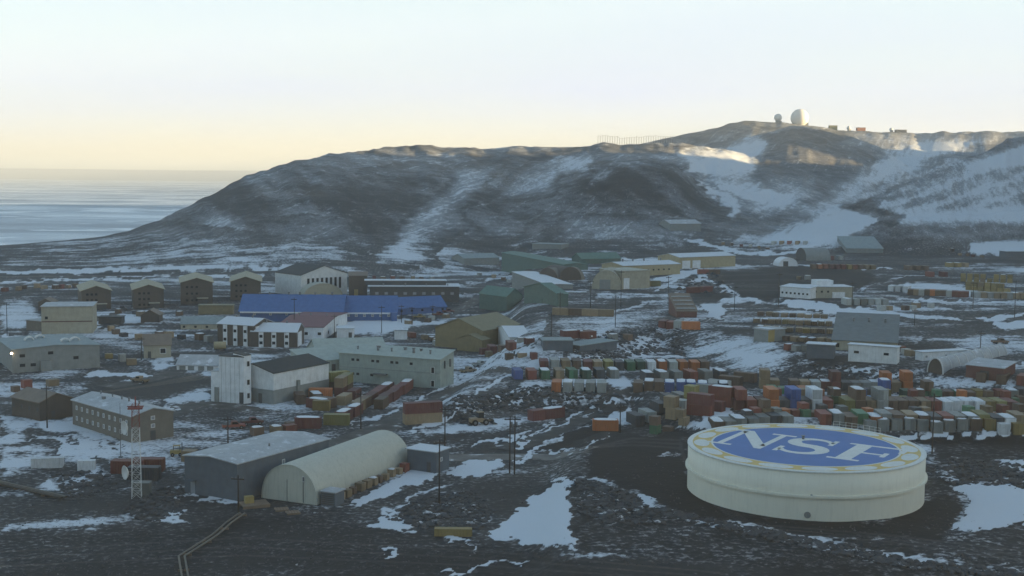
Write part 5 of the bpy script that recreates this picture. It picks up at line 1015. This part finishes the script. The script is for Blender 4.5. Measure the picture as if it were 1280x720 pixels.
def pole(base, top, desc):
    P = at(*base); h = z_at(P, top); h = min(max(h, 6), 16); r = thing('utility_pole', f'dark wooden utility pole {desc}', 'utility pole', tuple(P), R(RND.uniform(-20, 20)), 'utility poles across the station')
    k = .17 if P[1] < 300 else .15
    MB().tube((0, 0, -.5), (0, 0, h), k, k*.7, 8).build('shaft', M('pole_wood'), r); MB().box(-1.2, 1.2, -.28, -.14, h-.75, h-.55).build('crossarm', M('pole_wood'), r)
    for x in (-1.05, -.35, .35, 1.05): MB().tube((x, -.21, h-.55), (x, -.21, h-.3), .06, .05, 6).build('insulator', M('steel'), r)
    if P[1] < 300 and base[0] > 600 and base[0] < 700: MB().tube((.32, 0, h-2.2), (.32, 0, h-1.2), .22, n=10).build('transformer', M('steel'), r)
for p in POLES: pole(*p)
# ------------------------------------------------------------------ lattice mast with two dishes
P = at(171, 622); h = z_at(P, 501); r = thing('lattice_mast', 'white lattice mast with red top and two white dishes, bottom left', 'antenna mast', tuple(P), R(12))
def lattice(z0, z1, nm, m, hw0=.85, hw1=.6):
    n = max(2, int((z1-z0)/1.3)); W_ = lambda z: hw0+(hw1-hw0)*z/h; mb = MB(); cs = ((-1,-1), (1,-1), (1,1), (-1,1))
    for i in range(n):
        a, b = z0+(z1-z0)*i/n, z0+(z1-z0)*(i+1)/n
        for j in range(4):
            c0, c1 = cs[j], cs[(j+1) % 4]; p = lambda c, z: (c[0]*W_(z), c[1]*W_(z), z)
            mb.tube(p(c0, a), p(c0, b),   .04, n=5); mb.tube(p(c0, a), p(c1, b), .028, n=4); mb.tube(p(c1, a), p(c0, b), .028, n=4); mb.tube(p(c0, b), p(c1, b), .03, n=4)
    mb.build(nm, M(m), r)
lattice(0, h*.42, 'lower_frame', 'white_wall'); lattice(h*.42, h*.72, 'middle_frame', 'white_wall'); lattice(h*.72, h-.6, 'red_frame', 'red_paint'); 
MB().box(-1.3, 1.3, -1.3, 1.3, h-1.4, h-1.15).tube((0, 0, h-1.2), (0, 0, h+.8), .12).tube((-1.5, 0, h-1.0), (1.5, 0, h-1.0), .08).build('platform', M('red_paint'), r)
for zz, nm in ((h*.74, 'dish'), (h*.28, 'dish')):
    mb = MB(); mb.lathe([(0.01, .35), (.55, .42), (1.0, .62), (1.3, .9), (1.32, .88), (1.0, .55), (.5, .30), (0.01, .22)], 24); M4 = Matrix.Translation((-1.2, -.9, zz)) @ Matrix.Rotation(R(-62), 4, 'Z') @ Matrix.Rotation(R(90), 4, 'X')
    mb.v = [tuple(M4 @ Vector(v)) for v in mb.v]; d = mb.build(nm, M('white_paint'), r); MB().tube((-1.2, -.9, zz), (-.7, -.6, zz), .1).tube((-1.2, -.9, zz-.4), (-.7, -.6, zz-.9), .06).build('dish_mount', M('steel'), d)
P = at(151, 572); hh = z_at(P, 504); r = thing('whip_antenna', 'thin dark whip antenna standing left of the lattice mast', 'antenna', tuple(P)); MB().tube((0, 0, -.3), (0, 0, hh), .09, .05, 6).build('mast', M('dark_wall'), r); MB().box(-.4, .4, -.4, .4, -.2, .3).build('foot', M('steel'), r)
# ------------------------------------------------------------------ pipelines
def pipeline(pts, label, off=0.0, rad=.16, m='tan_wall', name='pipeline', lift=.5):
    W_ = [at(*p) for p in pts]; r = thing(name, label, 'pipeline', tuple(W_[0]), 0, 'pipelines at the bottom left'); o = Vector(W_[0]); mb = MB(); fine_ = []
    for i in range(len(W_)-1):
        n = max(2, int(np.hypot(*(W_[i+1]-W_[i])[:2])/2.5))
        for k in range(n): fine_.append(W_[i]+(W_[i+1]-W_[i])*k/n)
    fine_.append(W_[-1]); P_ = []
    for i, p in enumerate(fine_):
        d = fine_[min(i+1, len(fine_)-1)]-fine_[max(i-1, 0)]; l = np.hypot(d[0], d[1]); x, y = p[0]-d[1]/l*off, p[1]+d[0]/l*off
        P_.append(Vector((x, y, float(H(x, y))+lift))-o)
    for a, b in zip(P_, P_[1:]): mb.tube(a, b, rad, n=8, caps=False)
    mb.build('pipe', M(m), r)
    for i in range(0, len(P_), 3): p = P_[i]; MB().box(p.x-.35, p.x+.35, p.y-.1, p.y+.1, p.z-lift-.15, p.z-rad).build('support', M('plywood'), r)
pl = [(303,644), (286,656), (268,672), (240,690), (227,698), (231,722), (236,745)]
pipeline(pl, 'left pipe of the pale pair bending down to the bottom edge', .45); pipeline(pl, 'right pipe of the pale pair bending down to the bottom edge', -.45)
pl = [(-40,594), (0,606), (45,617), (80,625)]
pipeline(pl, 'tan pipe on the left edge, upper one of two', .5, .26, 'tan_wall'); pipeline(pl, 'dark brown pipe on the left edge, lower one of two', -.5, .26, 'brown_wall')
P = at(303, 634); r = thing('timber_deck', 'low timber platform with a yellow box at the warehouse corner', 'platform', tuple(P), R(25))
for k in range(8): MB().box(-.2+k*.62, .36+k*.62, -1.6, 2.2, .35, .5).build('plank', M('plywood'), r)
MB().box(-.2, 4.7, -1.4, -1.2, -.3, .34).build('beam', M('plywood'), r); MB().box(-.2, 4.7, 1.6, 1.8, -.3, .34).build('beam', M('plywood'), r)
MB().box(.6, 2.2, .2, 1.4, .51, 1.7).build('yellow_box', M('yellow_paint'), r)
for p, lab in (((352,637), 'left'), ((366,641), 'right')):
    P = at(*p); r = thing('timber_pallet', f'flat timber pallet on the ground before the fabric tent, {lab} one', 'pallet', tuple(P), R(20), 'pallets before the tent')
    for k in range(5): MB().box(-1.2+k*.5, -.8+k*.5, -1, 1, .12, .2).build('slat', M('plywood'), r)
    for y in (-.9, .7): MB().box(-1.2, 1.2, y, y+.2, -.1, .118).build('bearer', M('plywood'), r)
# yellow tank on legs beside the barracks
P = at(275, 438); r = thing('fuel_cylinder', 'small pale yellow cylinder tank left of the barracks', 'fuel tank', tuple(P), R(15))
MB().tube((-2, 0, 1.7), (2, 0, 1.7), 1.3, n=18).build('shell', M('yellow_beige_wall'), r)
for x in (-1.3, 1.3): MB().box(x-.15, x+.15, -.9, .9, -.3, .9).build('saddle', M('dark_wall'), r)
# ------------------------------------------------------------------ vehicles
def wheel(r, x, y, rad=.42):
    w_ = MB().tube((x, y-.14, rad), (x, y+.14, rad), rad, n=14).build('wheel', M('rubber'), r); MB().tube((x, y-.16, rad), (x, y+.16, rad), rad*.5, n=10).build('rim', M('steel'), w_)
def pickup(px, rz, k, label):
    P = at(*px); r = thing('pickup_truck', label, 'pickup truck', (P[0], P[1], P[2]), R(rz), 'pickup trucks around the station'); m = paintmat(k)
    mb = MB(); mb.prism([(-2.6, .55), (2.6, .55), (2.65, 1.0), (1.3, 1.12), (-2.6, 1.12)], -.95, .95); mb.build('body', m, r)
    MB().prism([(-.6, 1.125), (1.3, 1.125), (.75, 1.85), (-.45, 1.85)], -.85, .85).build('cab', m, r)
    for s in (-1, 1): MB().prism([(-.4, 1.25), (1.0, 1.25), (.65, 1.72), (-.32, 1.72)], s*.86-.008, s*.86+.012).build('side_window', M('window_glass'), r)
    MB().face([(1.28, -.75, 1.2), (1.28, .75, 1.2), (.84, .7, 1.78), (.84, -.7, 1.78)]).build('windscreen', M('window_glass'), r)
    for s in (-.7, .7): MB().box(2.6, 2.67, s-.18, s+.18, .78, .95).build('headlight', M('pale_glass'), r)
    MB().box(-2.5, -.7, -.8, .8, 1.125, 1.2).build('load_bed', M('dark_wall'), r)
    for x in (-1.6, 1.7):
        for y in (-.85, .85): wheel(r, x, y)
for px, rz, k, lab in [((292,536), 20, 'R', 'rust red pickup left of the slate warehouse roof, nearer one'), ((315,531), 25, 'M', 'maroon pickup behind the slate warehouse roof'), ((548,395), 30, 'R', 'red pickup at the right end of the blue building'), ((560,391), 20, 'M', 'dark red pickup beside the blue building end'), ((524,398), 10, 'Y', 'yellow pickup at the foot of the blue building'),
                       ((700,428), 15, 'K', 'dark pickup between the grey huts and the slope'), ((585,466), 40, 'T', 'tan pickup on the street below the olive hall'), ((600,458), 40, 'L', 'pale grey pickup farther up the street'), ((152,388), 5, 'K', 'dark pickup beside the first brown dormitory'), ((1250,430), 10, 'N', 'brown pickup on snow near the right edge'),
                       ((175,478), 160, 'T', 'tan pickup on snow before the helicopter hall'), ((730,423), 12, 'W', 'white pickup near the long grey huts')]: pickup(px, rz, k, lab)
P = at(601, 531); r = thing('wheel_loader', 'dark tan wheel loader parked on snow right of the maroon stack', 'wheel loader', tuple(P), R(25)); m = paintmat('T')
MB().prism([(-2.8, .8), (.6, .8), (.6, 1.5), (-.2, 1.8), (-2.8, 1.8)], -.9, .9).build('chassis', m, r); MB().box(-.9, .5, -.75, .75, 1.81, 3.1).build('cab', M('window_glass'), r); MB().box(-1.0, .6, -.85, .85, 3.11, 3.25).build('cab_roof', m, r)
MB().tube((.5, -.6, 1.4), (2.8, -.6, .9), .15).tube((.5, .6, 1.4), (2.8, .6, .9), .15).build('arm', m, r); MB().prism([(2.7, .2), (3.9, .1), (3.7, .35), (3.0, .6), (2.9, 1.3), (2.7, 1.3)], -1.3, 1.3).build('bucket', M('dark_wall'), r)
for x in (-1.9, .9):
    for y in (-1.05, 1.05): wheel(r, x, y, .75)
P = at(222, 570); r = thing('forklift', 'small yellow forklift right of the red stores by the mast', 'forklift', tuple(P), R(10)); m = M('yellow_paint')
MB().box(-1.5, .8, -.6, .6, .5, 1.3).build('body', m, r); MB().box(-.9, .6, -.55, .55, 2.2, 2.32).build('cab_roof', m, r); MB().box(.85, 1.0, -.45, -.3, .2, 2.8).box(.85, 1.0, .3, .45, .2, 2.8).build('lift_mast', M('dark_wall'), r); MB().box(1.02, 2.1, -.4, -.25, .25, .33).box(1.02, 2.1, .25, .4, .25, .33).build('fork', M('steel'), r)
for a, b in ((-.85, -.5), (.5, -.5), (-.85, .5), (.5, .5)): MB().tube((a, b, 1.31), (a, b, 2.19), .05, n=6).build('cab_post', M('dark_wall'), r)
for x in (-1, .6):
    for y in (-.6, .6): wheel(r, x, y, .4)
# ------------------------------------------------------------------ on the skyline
def on_hill(px, py, dmin, dmax):
    """farthest ground seen in column px near the skyline"""
    d = ray(px, py); u = d[0]/d[1]; Y = np.linspace(dmin, dmax, 400); s = (H(u*Y, Y)-HC)/Y; i = int(np.argmax(s)); return np.array([u*Y[i], Y[i], float(H(u*Y[i], Y[i]))])
def radome(px, py, rpx, label, dm=(1500, 2400)):
    P = on_hill(px, py, *dm); rad = rpx*P[1]/FPX; r = thing('radome', label, 'radome', tuple(P-np.array([0, 0, 1.5])), 0, 'radomes on the skyline')
    ct = rise_to(P, py)
    mb = MB(); prof = [(rad*math.cos(a), ct+1.5+rad*math.sin(a)) for a in np.linspace(-1.05, 1.5707, 22)]; prof[-1] = (.01, prof[-1][1]); mb.lathe(prof, 40); mb.build('shell', M('radome_skin'), r)
    MB().tube((0, 0, -4), (0, 0, ct+1.5-rad*.80), rad*.62, n=24).build('base', M('grey_wall'), r); MB().box(rad*.3, rad*.95, -rad*.3, rad*.3, -2, 4).build('equipment_room', M('grey_wall'), r)
def rise_to(P, py): return float(z_at(P, py))
radome(999.5, 147.5, 11, 'large white radome standing on the hilltop'); radome(972.5, 147, 4.8, 'small grey radome left of the large one on the hilltop'); radome(1061, 160, 2.6, 'tiny white radome right of the large one on the plateau'); radome(1114, 162, 2.2, 'tiniest white radome farthest right on the plateau')
for px, w_, hh, k, lab in ((1042, 13, 6, 'V', 'olive hut on the plateau just right of the large radome'), (1077, 14, 5, 'O', 'orange hut on the far plateau between two tiny radomes'), (1127, 18, 4, 'K', 'dark long hut on the far plateau, rightmost')):
    P = on_hill(px, 160, 1500, 2400); r = thing('plateau_hut', lab, 'hut', tuple(P-np.array([0, 0, 1.5]))); MB().box(-w_/2, w_/2, 0, 10, -2, hh+1.5).build('wall', paintmat(k), r); MB().box(-w_/2-.4, w_/2+.4, -.4, 10.4, hh+1.53, hh+1.9).build('roof', M('pale_roof'), r)
a0 = on_hill(748, 177, 1300, 1700); r = thing('antenna_fence', 'long row of tall antenna posts along the skyline left of the radomes', 'antenna array', tuple(a0))
for i in range(32):
    px = 747+i*3.0; P = on_hill(px, 177, 1300, 1800); P = P-a0+np.array([0, -6, -1.0]); hh = 9 if i % 8 else 10
    MB().box(P[0]-.18, P[0]+.18, P[1]-.18, P[1]+.18, P[2], P[2]+hh).build('post', M('steel'), r)
    if i:
        MB().tube((Q[0], Q[1], Q[2]+hq-.5), (P[0], P[1], P[2]+hh-.5), .10, n=4).build('cable', M('pole_wood'), r)
    Q, hq = P, hh
# ------------------------------------------------------------------ roads and the sea wall of the far road
def road(name, pts, wd, m, lift=.10):
    W_ = [at(*p) for p in pts]; P_ = []
    for i in range(len(W_)-1):
        n = max(2, int(np.hypot(*(W_[i+1]-W_[i])[:2])/3))
        for k in range(n): P_.append(W_[i]+(W_[i+1]-W_[i])*k/n)
    P_.append(W_[-1]); P_ = np.array(P_)
    for _ in range(6): P_[1:-1] = (P_[:-2]+2*P_[1:-1]+P_[2:])/4
    T_ = np.gradient(P_[:, :2], axis=0); T_ /= np.linalg.norm(T_, axis=1)[:, None]; N_ = np.stack([-T_[:, 1], T_[:, 0]], -1); mb = MB(); K = 7; rows_ = []
    for i, p in enumerate(P_):
        ww = wd*(.9+.25*float(vnoise(np.array(i*.25), np.array(3.3), 5)))
        for k in range(K):
            o = (k/(K-1)-.5)*ww; x, y = p[0]+N_[i, 0]*o, p[1]+N_[i, 1]*o; z = float(H(x, y))+lift-(.16 if k in (0, K-1) else 0); mb.v.append((x, y, z))
    for i in range(len(P_)-1):
        for k in range(K-1): mb.f.append((i*K+k, i*K+k+1, (i+1)*K+k+1, (i+1)*K+k)); mb.m.append(0); mb.sm.append(True)
    o = mb.build(name, m); o['kind'] = 'structure'
def roadmat(nm, c0, c1, snow):
    m = bpy.data.materials.new(nm); m.use_nodes = True; t = m.node_tree; L = t.links.new; b = t.nodes['Principled BSDF']; b.inputs['Roughness'].default_value = .8; b.inputs['Specular IOR Level'].default_value = .25
    tc = _n(t, 'TexCoord'); n1 = _n(t, 'TexNoise'); n1.inputs['Scale'].default_value = .25; n1.inputs['Detail'].default_value = 7; L(tc.outputs['Object'], n1.inputs[0])
    cr = _n(t, 'ValToRGB'); L(n1.outputs[0], cr.inputs[0]); e = cr.color_ramp.elements; e[0].position = .35; e[0].color = (*c0, 1); e[1].position = .6; e[1].color = (*c1, 1); q_ = e.new(.60+.2*(1-snow)); q_.color = (.55, .57, .60, 1)
    bp = _n(t, 'Bump'); bp.inputs['Strength'].default_value = .4; bp.inputs['Distance'].default_value = .2; L(n1.outputs[0], bp.inputs['Height']); L(bp.outputs[0], b.inputs['Normal']); L(cr.outputs[0], b.inputs['Base Color']); return m
RA = roadmat('dirt_road', (.045, .043, .042), (.09, .085, .08), .45); RB = roadmat('dusty_road', (.10, .092, .085), (.17, .16, .15), .6); RC = roadmat('dark_road', (.030, .030, .031), (.055, .054, .054), .2)
road('road', [(380,566), (430,552), (480,534), (540,503), (590,475), (640,449), (660,430)], 9, RA)
road('road', [(556,572), (600,571), (650,571), (700,568), (742,561)], 6, RB, .12)
road('road', [(628,562), (660,552), (700,536), (745,514), (775,497), (795,484)], 7, RC, .11)
road('road', [(850,384), (920,382), (1000,386), (1080,396), (1150,404), (1220,399), (1290,388)], 10, RC)
road('road', [(130,484), (190,474), (230,462), (300,440), (340,436)], 8, RA)
road('road', [(205,520), (250,500), (300,512), (340,512)], 8, RA)
road('road', [(545,398), (580,384), (610,366), (650,350), (700,332)], 8, RA)
road('road', [(0,346), (120,345), (250,343), (400,338)], 7, RA, .15)
